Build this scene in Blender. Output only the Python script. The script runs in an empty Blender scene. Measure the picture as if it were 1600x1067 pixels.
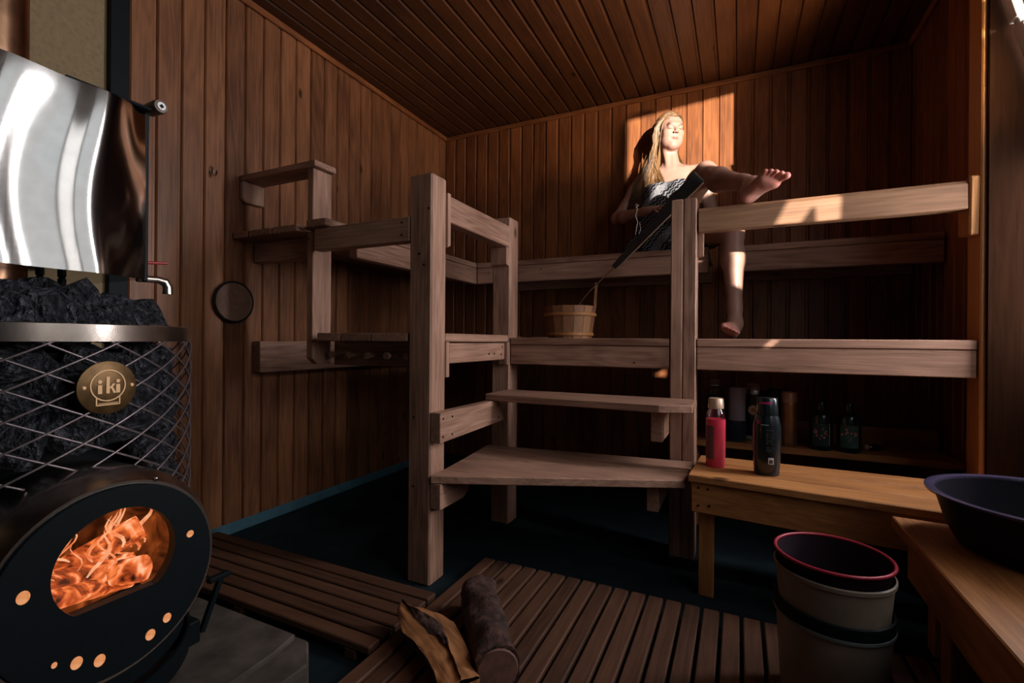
import bpy, bmesh, math, random
import numpy as np
from mathutils import Vector, Matrix, geometry, noise as mnoise
random.seed(7); np.random.seed(7)
SC = bpy.context.scene
COL = SC.collection
PI = math.pi

# ------------------------------------------------------------------ camera
F = 743.0; YAW = math.radians(25.48); ROLL = 0.0078; H = 0.88
fw = Vector((-math.sin(YAW), math.cos(YAW), 0)); rt0 = Vector((math.cos(YAW), math.sin(YAW), 0)); up0 = Vector((0, 0, 1))
rt = rt0*math.cos(ROLL) + up0*math.sin(ROLL); up = -rt0*math.sin(ROLL) + up0*math.cos(ROLL)
cd = bpy.data.cameras.new('camera'); cam = bpy.data.objects.new('camera', cd); COL.objects.link(cam)
cd.sensor_width = 36; cd.lens = F/1600*36; cd.shift_y = -1.5/1600; cd.clip_start = 0.02
m3 = Matrix((rt, up, -fw)).transposed()
cam.matrix_world = Matrix.Translation((0, 0, H)) @ m3.to_4x4()
SC.camera = cam
# ------------------------------------------------------------------ world, sun, window light, exposure
w = bpy.data.worlds.new('world'); SC.world = w; w.use_nodes = True
w.node_tree.nodes['Background'].inputs[0].default_value = (0.35, 0.6, 0.8, 1)
w.node_tree.nodes['Background'].inputs[1].default_value = 0.25
SUND = Vector((-0.7, 1.0, -0.052)).normalized()      # direction the sunlight travels
sd = bpy.data.lights.new('sun', 'SUN'); sd.energy = 21; sd.color = (1.0, 0.89, 0.76); sd.angle = math.radians(0.7)
so = bpy.data.objects.new('sun', sd); COL.objects.link(so)
so.rotation_euler = SUND.to_track_quat('-Z', 'Y').to_euler(); so.location = (4, -4, 3)
def area(name, loc, direction, sx, sy, power, color, spread=180):
    d = bpy.data.lights.new(name, 'AREA'); d.shape = 'RECTANGLE'; d.size = sx; d.size_y = sy
    d.energy = power; d.color = color; d.spread = math.radians(spread)
    o = bpy.data.objects.new(name, d); COL.objects.link(o); o.location = loc
    z = -Vector(direction).normalized(); x = Vector((0, 0, 1)).cross(z).normalized(); y = z.cross(x)
    o.rotation_euler = Matrix((x, y, z)).transposed().to_euler()
    return o
area('window_daylight', (1.03, 0.47, 1.66), (-1, 0, 0), 0.44, 1.3, 9, (1.0, 0.95, 0.93), 180)
area('window_edge_daylight', (1.03, 1.93, 1.58), (-1, 0, 0), 0.18, 1.4, 36, (1.0, 0.96, 0.97), 180)
area('shaded_window_daylight', (1.03, 1.39, 1.72), (-1, 0, 0), 1.26, 1.36, 14, (0.97, 0.96, 0.97), 180)
bl = bpy.data.lights.new('ceiling_fill', 'SPOT'); bl.energy = 140; bl.color = (1.0, 0.72, 0.45); bl.spot_size = math.radians(75); bl.spot_blend = 1.0; bl.shadow_soft_size = 0.12
bo_ = bpy.data.objects.new('ceiling_fill', bl); COL.objects.link(bo_); bo_.location = (0.88, 1.72, 1.45)      # added spot that brightens the ceiling; no real source stands here
bo_.rotation_euler = (Vector((-0.25, 2.2, 2.44)) - Vector((0.88, 1.72, 1.45))).to_track_quat('-Z', 'Y').to_euler()
area('teal_fill', (0.2, -1.28, 1.15), (0, 1, 0), 0.8, 1.9, 0.35, (0.35, 0.85, 1.0))  # added dim teal fill behind the camera; no doorway is built
SC.view_settings.view_transform = 'Standard'; SC.view_settings.look = 'None'
SC.view_settings.exposure = 0.0; SC.view_settings.gamma = 1.0; SC.view_settings.use_curve_mapping = False
try:
    SC.cycles.use_denoising = True; SC.cycles.max_bounces = 8; SC.cycles.diffuse_bounces = 3; SC.cycles.sample_clamp_indirect = 4
except Exception: pass

# ------------------------------------------------------------------ helpers
def tag(o, label=None, cat=None, group=None, kind=None):
    if label: o['label'] = label
    if cat: o['category'] = cat
    if group: o['group'] = group
    if kind: o['kind'] = kind
    return o
def empty(name, loc=(0, 0, 0), label=None, cat=None, group=None, kind=None, rz=0):
    o = bpy.data.objects.new(name, None); COL.objects.link(o); o.location = loc; o.rotation_euler = (0, 0, rz)
    o.empty_display_size = 0.05
    return tag(o, label, cat, group, kind)
def addobj(name, me, parent=None, loc=(0, 0, 0), rot=(0, 0, 0)):
    o = bpy.data.objects.new(name, me); COL.objects.link(o); o.location = loc; o.rotation_euler = rot
    if parent: o.parent = parent
    return o
def bm2me(bm, name, mat=None, smooth=False, angle=None):
    bmesh.ops.recalc_face_normals(bm, faces=bm.faces[:])
    me = bpy.data.meshes.new(name); bm.to_mesh(me); bm.free()
    if mat:
        for m in (mat if isinstance(mat, (list, tuple)) else [mat]): me.materials.append(m)
    if smooth:
        for p in me.polygons: p.use_smooth = True
        if angle:
            try: me.set_sharp_from_angle(angle=math.radians(angle))
            except Exception: pass
    return me
def worldloc(parent):
    v = Vector((0, 0, 0)); p = parent
    while p: v += p.location; p = p.parent
    return v
def boxme(name, sx, sy, sz, mat, bev=0.003):
    bm = bmesh.new(); bmesh.ops.create_cube(bm, size=1)
    bmesh.ops.scale(bm, vec=(sx, sy, sz), verts=bm.verts[:])
    if bev: bmesh.ops.bevel(bm, geom=bm.edges[:], offset=bev, segments=1, affect='EDGES', profile=0.5)
    return bm2me(bm, name, mat)
def box(name, x0, x1, y0, y1, z0, z1, mat, parent=None, bev=0.003, me=None):
    """axis aligned board in world coordinates, its origin at its own centre"""
    me = me or boxme(name, abs(x1-x0), abs(y1-y0), abs(z1-z0), mat, bev)
    c = Vector(((x0+x1)/2, (y0+y1)/2, (z0+z1)/2))
    return addobj(name, me, parent, c - worldloc(parent))
def prism(name, poly, z0, z1, mat, parent=None, bev=0.003):
    c = Vector((sum(p[0] for p in poly)/len(poly), sum(p[1] for p in poly)/len(poly), (z0+z1)/2))
    bm = bmesh.new()
    b = [bm.verts.new((p[0]-c.x, p[1]-c.y, z0-c.z)) for p in poly]; t = [bm.verts.new((p[0]-c.x, p[1]-c.y, z1-c.z)) for p in poly]
    bm.faces.new(b[::-1]); bm.faces.new(t); n = len(poly)
    for i in range(n): bm.faces.new((b[i], b[(i+1) % n], t[(i+1) % n], t[i]))
    if bev: bmesh.ops.bevel(bm, geom=bm.edges[:], offset=bev, segments=1, affect='EDGES', profile=0.5)
    return addobj(name, bm2me(bm, name, mat), parent, c - worldloc(parent))
def extr(name, poly, axis, a0, a1, mat, parent=None, bev=0.002):
    """polygon extruded along an axis ('x': poly in y,z; 'y': poly in x,z), world coordinates"""
    def P3(p, a): return Vector((a, p[0], p[1])) if axis == 'x' else Vector((p[0], a, p[1]))
    c = sum((P3(p, (a0+a1)/2) for p in poly), Vector())/len(poly)
    bm = bmesh.new(); b = [bm.verts.new(P3(p, a0)-c) for p in poly]; t = [bm.verts.new(P3(p, a1)-c) for p in poly]; n = len(poly)
    bm.faces.new(b[::-1]); bm.faces.new(t)
    for i in range(n): bm.faces.new((b[i], b[(i+1) % n], t[(i+1) % n], t[i]))
    if bev: bmesh.ops.bevel(bm, geom=bm.edges[:], offset=bev, segments=1, affect='EDGES', profile=0.5)
    return addobj(name, bm2me(bm, name, mat), parent, c - worldloc(parent))
def lathe_bm(profile, n=32, sx=1, sy=1, bm=None, cap=False):
    bm = bm or bmesh.new(); rings = []
    for r, z in profile:
        if r < 1e-6: rings.append([bm.verts.new((0, 0, z))])
        else: rings.append([bm.verts.new((r*sx*math.cos(2*PI*i/n), r*sy*math.sin(2*PI*i/n), z)) for i in range(n)])
    for a, b in zip(rings, rings[1:]):
        for i in range(n):
            j = (i+1) % n
            if len(a) == 1 and len(b) == 1: continue
            if len(a) == 1: bm.faces.new((a[0], b[i], b[j]))
            elif len(b) == 1: bm.faces.new((a[i], a[j], b[0]))
            else: bm.faces.new((a[i], a[j], b[j], b[i]))
    return bm
def lathe(name, profile, loc, mat, parent=None, n=32, sx=1, sy=1, rot=(0, 0, 0), smooth=True, angle=35):
    return addobj(name, bm2me(lathe_bm(profile, n, sx, sy), name, mat, smooth, angle), parent, Vector(loc) - worldloc(parent), rot)
def tube_bm(path, rad, n=8, bm=None, flat=1.0, capends=True):
    bm = bm or bmesh.new(); path = [Vector(p) for p in path]
    if not isinstance(rad, (list, tuple)): rad = [rad]*len(path)
    ref = None; rings = []
    for i, p in enumerate(path):
        t = (path[min(i+1, len(path)-1)] - path[max(i-1, 0)]).normalized()
        if ref is None: ref = t.orthogonal().normalized()
        ref = (ref - t*ref.dot(t)).normalized(); b = t.cross(ref)
        rings.append([bm.verts.new(p + (ref*math.cos(2*PI*k/n) + b*math.sin(2*PI*k/n)*flat)*rad[i]) for k in range(n)])
    for a, b in zip(rings, rings[1:]):
        for k in range(n): bm.faces.new((a[k], a[(k+1) % n], b[(k+1) % n], b[k]))
    if capends: bm.faces.new(rings[0][::-1]); bm.faces.new(rings[-1])
    return bm
def tube(name, path, rad, mat, parent=None, n=8, flat=1.0, smooth=True):
    c = sum((Vector(p) for p in path), Vector())/len(path)
    return addobj(name, bm2me(tube_bm([Vector(p)-c for p in path], rad, n, None, flat), name, mat, smooth, 50), parent, c - worldloc(parent))
def torus_bm(R, r, n=48, m=8, bm=None, z=0, sx=1, sy=1):
    bm = bm or bmesh.new(); g = [[bm.verts.new(((R+r*math.cos(2*PI*j/m))*math.cos(2*PI*i/n)*sx, (R+r*math.cos(2*PI*j/m))*math.sin(2*PI*i/n)*sy, z+r*math.sin(2*PI*j/m))) for j in range(m)] for i in range(n)]
    for i in range(n):
        for j in range(m): bm.faces.new((g[i][j], g[(i+1) % n][j], g[(i+1) % n][(j+1) % m], g[i][(j+1) % m]))
    return bm

# ------------------------------------------------------------------ materials
def newmat(name):
    m = bpy.data.materials.new(name); m.use_nodes = True; nt = m.node_tree
    return m, nt, nt.nodes['Principled BSDF']
def N(nt, t, **k):
    n = nt.nodes.new(t)
    for a, b in k.items(): setattr(n, a, b)
    return n
def L(nt, a, b): nt.links.new(a, b)
def ramp(nt, stops):
    r = N(nt, 'ShaderNodeValToRGB'); e = r.color_ramp.elements
    while len(e) < len(stops): e.new(0.5)
    for s, (p, c) in zip(e, stops): s.position = p; s.color = (*c, 1) if len(c) == 3 else c
    return r
def plain(name, col, rough=0.5, metal=0.0, noise=0.0, nscale=40, bump=0.0, spec=0.5, coat=0.0, trans=0.0):
    m, nt, b = newmat(name)
    b.inputs['Base Color'].default_value = (*col, 1); b.inputs['Roughness'].default_value = rough; b.inputs['Metallic'].default_value = metal
    b.inputs['Specular IOR Level'].default_value = spec; b.inputs['Coat Weight'].default_value = coat
    if noise or bump:
        tc = N(nt, 'ShaderNodeTexCoord'); n = N(nt, 'ShaderNodeTexNoise'); n.inputs['Scale'].default_value = nscale; n.inputs['Detail'].default_value = 6
        L(nt, tc.outputs['Object'], n.inputs['Vector'])
        r = ramp(nt, [(0.3, tuple(c*(1-noise) for c in col)), (0.7, tuple(min(1, c*(1+noise)) for c in col))])
        L(nt, n.outputs['Fac'], r.inputs['Fac']); L(nt, r.outputs['Color'], b.inputs['Base Color'])
        if bump:
            bp = N(nt, 'ShaderNodeBump'); bp.inputs['Strength'].default_value = bump; bp.inputs['Distance'].default_value = 0.01
            L(nt, n.outputs['Fac'], bp.inputs['Height']); L(nt, bp.outputs['Normal'], b.inputs['Normal'])
    return m
def wood(name, light, dark, axis, rough=0.45, knots=True, contrast=1.0, var=0.35):
    m, nt, b = newmat(name)
    tc = N(nt, 'ShaderNodeTexCoord'); oi = N(nt, 'ShaderNodeObjectInfo')
    mul = N(nt, 'ShaderNodeVectorMath', operation='MULTIPLY'); cb = N(nt, 'ShaderNodeCombineXYZ')
    for i in range(3): L(nt, oi.outputs['Random'], cb.inputs[i])
    L(nt, cb.outputs[0], mul.inputs[0]); mul.inputs[1].default_value = (37.0, 53.0, 71.0)
    add = N(nt, 'ShaderNodeVectorMath', operation='ADD'); L(nt, tc.outputs['Object'], add.inputs[0]); L(nt, mul.outputs[0], add.inputs[1])
    def mapped(along, across):
        mp = N(nt, 'ShaderNodeMapping'); s = [across]*3; s['xyz'.index(axis)] = along
        mp.inputs['Scale'].default_value = s; L(nt, add.outputs[0], mp.inputs['Vector']); return mp.outputs[0]
    n1 = N(nt, 'ShaderNodeTexNoise'); n1.inputs['Scale'].default_value = 1; n1.inputs['Detail'].default_value = 3; n1.inputs['Distortion'].default_value = 0.25
    L(nt, mapped(0.9, 9), n1.inputs['Vector'])
    # growth rings: sine of the broad noise
    mm = N(nt, 'ShaderNodeMath', operation='MULTIPLY'); mm.inputs[1].default_value = 70; L(nt, n1.outputs['Fac'], mm.inputs[0])
    sn = N(nt, 'ShaderNodeMath', operation='SINE'); L(nt, mm.outputs[0], sn.inputs[0])
    n2 = N(nt, 'ShaderNodeTexNoise'); n2.inputs['Scale'].default_value = 1; n2.inputs['Detail'].default_value = 5; n2.inputs['Roughness'].default_value = 0.7
    L(nt, mapped(4, 130), n2.inputs['Vector'])
    n3 = N(nt, 'ShaderNodeTexNoise'); n3.inputs['Scale'].default_value = 1; n3.inputs['Detail'].default_value = 4
    L(nt, mapped(3.0, 7), n3.inputs['Vector'])
    # combine = .5 + .13*ring + .5*(n2-.5) + .5*(n3-.5) + var*(random-.5)
    def madd(a, k, prev):
        x = N(nt, 'ShaderNodeMath', operation='MULTIPLY_ADD'); L(nt, a, x.inputs[0]); x.inputs[1].default_value = k
        if isinstance(prev, float): x.inputs[2].default_value = prev
        else: L(nt, prev, x.inputs[2])
        return x.outputs[0]
    v = madd(sn.outputs[0], 0.075*contrast, 0.5-0.475*contrast-0.35*contrast-var/2)
    v = madd(n2.outputs['Fac'], 0.95*contrast, v); v = madd(n3.outputs['Fac'], 0.7*contrast, v); v = madd(oi.outputs['Random'], var, v)
    r = ramp(nt, [(0.1, dark), (0.85, light)]); L(nt, v, r.inputs['Fac'])
    col = r.outputs['Color']
    if knots:
        vo = N(nt, 'ShaderNodeTexVoronoi'); vo.inputs['Scale'].default_value = 1; L(nt, mapped(2.6, 5.5), vo.inputs['Vector'])
        kr = ramp(nt, [(0.0, (0.12, 0.12, 0.12)), (0.05, (0.3, 0.3, 0.3)), (0.085, (1, 1, 1))]); L(nt, vo.outputs['Distance'], kr.inputs['Fac'])
        mx = N(nt, 'ShaderNodeMix', data_type='RGBA', blend_type='MULTIPLY'); mx.inputs[0].default_value = 1
        L(nt, col, mx.inputs[6]); L(nt, kr.outputs['Color'], mx.inputs[7]); col = mx.outputs[2]
    L(nt, col, b.inputs['Base Color']); b.inputs['Roughness'].default_value = rough; b.inputs['Specular IOR Level'].default_value = 0.35
    bp = N(nt, 'ShaderNodeBump'); bp.inputs['Strength'].default_value = 0.25; bp.inputs['Distance'].default_value = 0.002
    L(nt, n2.outputs['Fac'], bp.inputs['Height']); L(nt, bp.outputs['Normal'], b.inputs['Normal'])
    return m
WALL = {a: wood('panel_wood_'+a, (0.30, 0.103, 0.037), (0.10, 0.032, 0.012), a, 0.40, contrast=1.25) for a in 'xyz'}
LEFTW = wood('left_panel_wood', (0.285, 0.112, 0.049), (0.085, 0.03, 0.013), 'z', 0.42, contrast=1.25)
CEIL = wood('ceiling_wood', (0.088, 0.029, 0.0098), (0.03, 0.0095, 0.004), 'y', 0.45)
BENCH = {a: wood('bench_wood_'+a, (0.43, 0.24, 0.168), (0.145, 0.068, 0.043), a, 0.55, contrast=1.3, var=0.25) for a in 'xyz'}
WARM = {a: wood('warm_bench_wood_'+a, (0.55, 0.24, 0.08), (0.2, 0.07, 0.024), a, 0.5, var=0.2) for a in 'xyz'}
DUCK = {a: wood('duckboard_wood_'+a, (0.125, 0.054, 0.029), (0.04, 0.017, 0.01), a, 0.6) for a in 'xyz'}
TRIM = {a: wood('trim_wood_'+a, (0.6, 0.27, 0.09), (0.36, 0.14, 0.045), a, 0.42, knots=False) for a in 'xyz'}
STEEL = plain('polished_steel', (0.225, 0.22, 0.215), 0.1, 1.0, 0.06, 30)
STEEL2 = plain('brushed_steel', (0.6, 0.52, 0.46), 0.25, 1.0, 0.12, 60)
BLACK = plain('black_iron', (0.004, 0.007, 0.009), 0.55, 0.0, 0.2, 80, spec=0.15)
DARKSTEEL = plain('dark_mesh_steel', (0.26, 0.21, 0.22), 0.42, 0.8, 0.2, 60)
CHROME = plain('chrome', (0.8, 0.8, 0.8), 0.12, 1.0)
BRASS = plain('brass_plate', (0.12, 0.065, 0.024), 0.42, 0.7, 0.35, 45)
BRASSL = plain('raised_brass', (0.80, 0.48, 0.24), 0.45, 0.15)
CONC = plain('concrete', (0.085, 0.068, 0.058), 0.85, 0, 0.4, 14, 0.3, spec=0.2)
FLOORM = plain('floor_concrete', (0.010, 0.019, 0.024), 0.75, 0, 0.35, 9, 0.2, spec=0.12)
BASEM = plain('teal_skirting', (0.05, 0.13, 0.17), 0.55, 0, 0.2, 10)
MASON = plain('beige_plaster', (0.26, 0.18, 0.095), 0.8, 0, 0.15, 60, 0.2)
WHITE = plain('white_paint', (0.8, 0.78, 0.76), 0.4)
def stone_mat():
    m, nt, b = newmat('stove_stone'); tc = N(nt, 'ShaderNodeTexCoord'); n = N(nt, 'ShaderNodeTexNoise'); n.inputs['Scale'].default_value = 3.2; n.inputs['Detail'].default_value = 10
    n2 = N(nt, 'ShaderNodeTexVoronoi'); n2.inputs['Scale'].default_value = 13
    L(nt, tc.outputs['Object'], n.inputs['Vector']); L(nt, tc.outputs['Object'], n2.inputs['Vector'])
    r = ramp(nt, [(0.35, (0.012, 0.016, 0.025)), (0.52, (0.055, 0.06, 0.082)), (0.7, (0.22, 0.21, 0.25))]); L(nt, n.outputs['Fac'], r.inputs['Fac'])
    sp = ramp(nt, [(0.0, (2.6, 2.6, 2.7)), (0.16, (1, 1, 1)), (1.0, (0.75, 0.75, 0.75))]); L(nt, n2.outputs['Distance'], sp.inputs['Fac'])
    mx = N(nt, 'ShaderNodeMix', data_type='RGBA', blend_type='MULTIPLY'); mx.inputs[0].default_value = 1
    L(nt, r.outputs['Color'], mx.inputs[6]); L(nt, sp.outputs['Color'], mx.inputs[7]); L(nt, mx.outputs[2], b.inputs['Base Color'])
    bp = N(nt, 'ShaderNodeBump'); bp.inputs['Strength'].default_value = 1.0; bp.inputs['Distance'].default_value = 0.25
    L(nt, n.outputs['Fac'], bp.inputs['Height']); L(nt, bp.outputs['Normal'], b.inputs['Normal']); b.inputs['Roughness'].default_value = 0.62
    return m
STONE = stone_mat()
def emis(name, stops, strength, scale=20, detail=4, dist=1.0):
    m, nt, b = newmat(name); tc = N(nt, 'ShaderNodeTexCoord'); n = N(nt, 'ShaderNodeTexNoise'); n.inputs['Scale'].default_value = scale; n.inputs['Detail'].default_value = detail; n.inputs['Distortion'].default_value = dist
    L(nt, tc.outputs['Object'], n.inputs['Vector']); r = ramp(nt, stops); L(nt, n.outputs['Fac'], r.inputs['Fac'])
    L(nt, r.outputs['Color'], b.inputs['Emission Color']); b.inputs['Emission Strength'].default_value = strength
    b.inputs['Base Color'].default_value = (0.02, 0.012, 0.01, 1); b.inputs['Roughness'].default_value = 0.9
    return m
EMBER = emis('glowing_log', [(0.34, (0.03, 0.004, 0.001)), (0.46, (0.45, 0.07, 0.015)), (0.56, (0.9, 0.22, 0.06)), (0.68, (1, 0.55, 0.35))], 1.1, 26, 6, 1.5)
FLAME = emis('flame', [(0.35, (0.8, 0.16, 0.035)), (0.65, (1, 0.55, 0.33))], 1.05, 30, 2)
BACKGLOW = emis('hot_firebox_wall', [(0.38, (0.02, 0.004, 0.001)), (0.6, (0.28, 0.06, 0.012)), (0.75, (0.6, 0.16, 0.03))], 0.8, 9, 5, 2)
HOLEGLOW = emis('fire_seen_through_hole', [(0.3, (0.8, 0.25, 0.07)), (0.7, (1, 0.45, 0.2))], 0.75, 60, 2)
def glass_mat(name, tint, gl=0.08, rough=0.02):
    m, nt, b = newmat(name); nt.nodes.remove(b); out = nt.nodes['Material Output']
    t = N(nt, 'ShaderNodeBsdfTransparent'); t.inputs[0].default_value = (*tint, 1); g = N(nt, 'ShaderNodeBsdfGlossy'); g.inputs['Roughness'].default_value = rough
    fr = N(nt, 'ShaderNodeLayerWeight'); fr.inputs[0].default_value = 0.2; mx = N(nt, 'ShaderNodeMixShader')
    mu = N(nt, 'ShaderNodeMath', operation='MULTIPLY_ADD'); mu.inputs[1].default_value = 0.6; mu.inputs[2].default_value = gl*0.6; L(nt, fr.outputs['Facing'], mu.inputs[0])
    L(nt, mu.outputs[0], mx.inputs[0]); L(nt, t.outputs[0], mx.inputs[1]); L(nt, g.outputs[0], mx.inputs[2]); L(nt, mx.outputs[0], out.inputs[0])
    return m
PANE = glass_mat('clear_window_glass', (0.97, 0.98, 0.98)); FIREGLASS = glass_mat('sooty_fire_glass', (1.0, 0.9, 0.8), 0.05)
BOTGLASS = glass_mat('clear_bottle_plastic', (0.85, 0.8, 0.78), 0.09, 0.08)

# ------------------------------------------------------------------ room shell
XL, YB, ZC = -2.056, 3.10, 2.44
XR, YP0, YP1, XP = 0.80, 2.04, 2.14, 0.705      # recessed right wall; pier at the window
XW = 0.92                                        # window wall
PITCH = 0.0925
def plank_me(name, length, pitch, mat, axis):
    """tongue and groove board: length along z, width along x (0..pitch), face towards -y; groove strip at its right side"""
    prof = [(0.0005, 0.012), (0.0005, 0.001), (0.0045, -0.006), (pitch-0.017, -0.006), (pitch-0.0115, 0.002), (pitch-0.0025, 0.002), (pitch-0.0005, 0.005), (pitch-0.0005, 0.012)]
    bm = bmesh.new(); a = [bm.verts.new((x-pitch/2, y, -length/2)) for x, y in prof]; b = [bm.verts.new((x-pitch/2, y, length/2)) for x, y in prof]; n = len(prof)
    for i in range(n): bm.faces.new((a[i], a[(i+1) % n], b[(i+1) % n], b[i]))
    bm.faces.new(a[::-1]); bm.faces.new(b)
    return bm2me(bm, name, mat)
floor = tag(box('floor', -2.3, 1.3, -1.5, 3.3, -0.1, 0, FLOORM, bev=0), kind='structure')
# left wall: plaster by the stove, planks beyond
wl = tag(box('wall_left', -2.25, XL-0.012, 0.93, 3.3, 0, 2.6, WALL['z'], bev=0), kind='structure')
tag(box('wall_left_masonry', -2.25, XL-0.03, -1.5, 0.925, 0, 2.6, MASON, bev=0), kind='structure')
tag(box('baseboard_left', XL-0.012, XL+0.004, 0.95, YB, 0, 0.05, BASEM, bev=0.002), kind='structure')
tag(box('gap_shade', XL-0.03, XL-0.004, 0.925, 0.985, 0, 2.5, BLACK, bev=0.002), kind='structure')  # black strip stands in for the shade in the gap beside the plaster
lme = plank_me('plank', ZC-0.05, PITCH, LEFTW, 'z')
y = 0.985
i = 0
while y < YB-0.005:
    addobj('plank', lme, wl, Vector((XL-0.006, y+PITCH/2, (ZC+0.05)/2)) - wl.location, (0, 0, PI/2)); y += PITCH
wb = tag(box('wall_back', -2.25, 1.3, YB+0.012, 3.3, 0, 2.6, WALL['z'], bev=0), kind='structure')
bme = plank_me('plank', ZC-0.02, PITCH, WALL['z'], 'z')
x = XL
while x < XR:
    addobj('plank', bme, wb, Vector((x+PITCH/2, YB+0.006, (ZC+0.02)/2)) - wb.location); x += PITCH
wr = tag(box('wall_right', XR+0.012, 1.3, YP1-0.02, 3.25, 0, 2.6, WALL['z'], bev=0), kind='structure')
y = YB
while y > YP1:
    addobj('plank', bme, wr, Vector((XR+0.006, y-PITCH/2, (ZC+0.02)/2)) - wr.location, (0, 0, -PI/2)); y -= PITCH
pier = tag(box('wall_right_pier', XP, 1.3, YP0, YP1, 0, 2.6, TRIM['z'], bev=0.004), kind='structure')  # wood colour raised to stand in for bounce light on the inner side
SHADEW = wood('shade_dark_wood', (0.026, 0.011, 0.006), (0.010, 0.0045, 0.003), 'z', 0.6, knots=False)  # near-black: the shade on the pier front is put into this colour
SHADEW.node_tree.nodes['Principled BSDF'].inputs['Specular IOR Level'].default_value = 0.0
for k in range(3): box('shade_board', XP+0.012+k*0.1, XP+0.108+k*0.1, YP0-0.012, YP0-0.001, 0.0, 2.43, SHADEW, pier)
# window wall to the right: opening y .5..1.96, z 1.0..2.34, and small vent openings
tag(box('wall_right_window', XW, 1.06, -1.5, 0.2, 0, 2.6, SHADEW, bev=0), kind='structure')
tag(box('wall_right_sill', XW, 1.06, 0.2, YP0, 0, 0.62, TRIM['y'], bev=0), kind='structure')
tag(box('wall_right_head', XW, 1.06, 0.2, YP0, 2.439, 2.6, TRIM['y'], bev=0), kind='structure')
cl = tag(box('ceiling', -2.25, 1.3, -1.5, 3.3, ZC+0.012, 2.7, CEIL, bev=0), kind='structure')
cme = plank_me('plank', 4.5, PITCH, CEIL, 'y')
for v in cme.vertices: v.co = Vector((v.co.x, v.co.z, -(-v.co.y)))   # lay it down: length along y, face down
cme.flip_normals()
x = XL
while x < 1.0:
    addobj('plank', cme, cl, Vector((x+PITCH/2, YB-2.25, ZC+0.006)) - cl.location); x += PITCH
tag(box('wall_front', -2.3, 1.3, -1.5, -1.3, 0, 2.6, SHADEW, bev=0), kind='structure')
# crown strips
tag(box('trim_2', XL, XL+0.022, 0.985, YB, ZC-0.03, ZC, WALL['y'], bev=0.006), kind='structure')
tag(box('trim_3', XL, XR, YB-0.022, YB, ZC-0.03, ZC, WALL['x'], bev=0.006), kind='structure')
tag(box('trim_4', XR-0.022, XR, YP1, YB, ZC-0.03, ZC, WALL['y'], bev=0.006), kind='structure')
# window in the right wall
wn = tag(empty('window_1', (0.97, 1.25, 0.62)), kind='structure')
for yy in (0.2, 0.70):
    box('window_frame', 0.94, 1.0, yy, yy+0.04, 0.66, 2.435, WHITE, wn)
box('window_frame', 0.94, 1.0, 0.2, 2.04, 0.62, 0.66, WHITE, wn); box('window_frame', 0.94, 1.0, 0.2, 2.04, 2.43, 2.438, WHITE, wn)
for y0, y1 in ((0.25, 0.70), (0.74, 2.04)):
    box('pane', 0.966, 0.97, y0, y1, 0.66, 2.43, PANE, wn, bev=0)
# open sash leaning into the room at the far end of the window
sash = empty('window_sash', (0.85, 2.0, 1.55), 'white window sash tilted open beside the pier, in the upper right corner', 'window sash')
def slant(name, z0, z1, dx, wid, y0, y1, mat, parent):
    xa = lambda z: 0.788 + (1.774 - z)*0.247 + dx
    return extr(name, [(xa(z0), z0), (xa(z0)+wid, z0), (xa(z1)+wid, z1), (xa(z1), z1)], 'y', y0, y1, mat, parent, 0.002)
slant('stile', 1.885, 1.99, 0.0, 0.022, 1.97, 2.02, WHITE, sash); slant('stile', 1.45, 1.865, 0.003, 0.02, 1.96, 2.015, WHITE, sash); slant('hinge_block', 1.86, 1.89, 0.006, 0.02, 1.98, 2.01, WHITE, sash)

# added unseen mask outside the window; its cut holes shape the sun patches
XS = 1.2
def tomask(p): p = Vector(p); t = (XS-p.x)/SUND.x; q = p + SUND*t; return (q.y, q.z)
holes = [
 [(-0.71, 3.1, 2.0), (-0.67, 3.1, 1.68), (-0.56, 3.1, 1.64), (-0.3, 3.1, 1.70), (0.085, 3.1, 1.86), (0.085, 3.1, 2.42), (-0.72, 3.1, 2.42)],
 [(-0.015, 2.45, 1.15), (0.045, 2.45, 1.13), (0.06, 2.45, 1.50), (-0.04, 2.45, 1.43)],
 [(-0.475, 3.1, 0.668), (-0.40, 3.1, 0.712), (-0.40, 3.1, 0.664)],
 [(0.125, 2.04, 1.323), (0.17, 2.04, 1.415), (0.284, 2.04, 1.45), (0.284, 2.04, 1.415), (0.247, 2.04, 1.37), (0.214, 2.04, 1.319)],
 [(0.092, 2.04, 0.862), (0.126, 2.04, 0.892), (0.155, 2.04, 0.90), (0.118, 2.04, 0.862)],
 [(0.545, 2.04, 1.32), (0.552, 2.04, 1.32), (0.622, 2.04, 1.42), (0.612, 2.04, 1.42)],
 [(0.505, 2.04, 1.32), (0.51, 2.04, 1.32), (0.565, 2.04, 1.42), (0.558, 2.04, 1.42)],
]
pts = [(-1.6, -0.2), (2.6, -0.2), (2.6, 3.2), (-1.6, 3.2)]; edges = [(0, 1), (1, 2), (2, 3), (3, 0)]
hp = []
for h in holes:
    q = [tomask(p) for p in h]; hp.append(q); n0 = len(pts); pts += q; edges += [(n0+i, n0+(i+1) % len(q)) for i in range(len(q))]
vs, es, fs, ov, oe, of = geometry.delaunay_2d_cdt([Vector(p) for p in pts], edges, [], 0, 1e-5)
def inside(p, poly):
    c = False; n = len(poly)
    for i in range(n):
        (ax_, ay), (bx_, by_) = poly[i], poly[(i+1) % n]
        if (ay > p[1]) != (by_ > p[1]) and p[0] < (bx_-ax_)*(p[1]-ay)/(by_-ay)+ax_: c = not c
    return c
bm = bmesh.new()
vv = [bm.verts.new((XS, p[0], p[1])) for p in vs]
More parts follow.
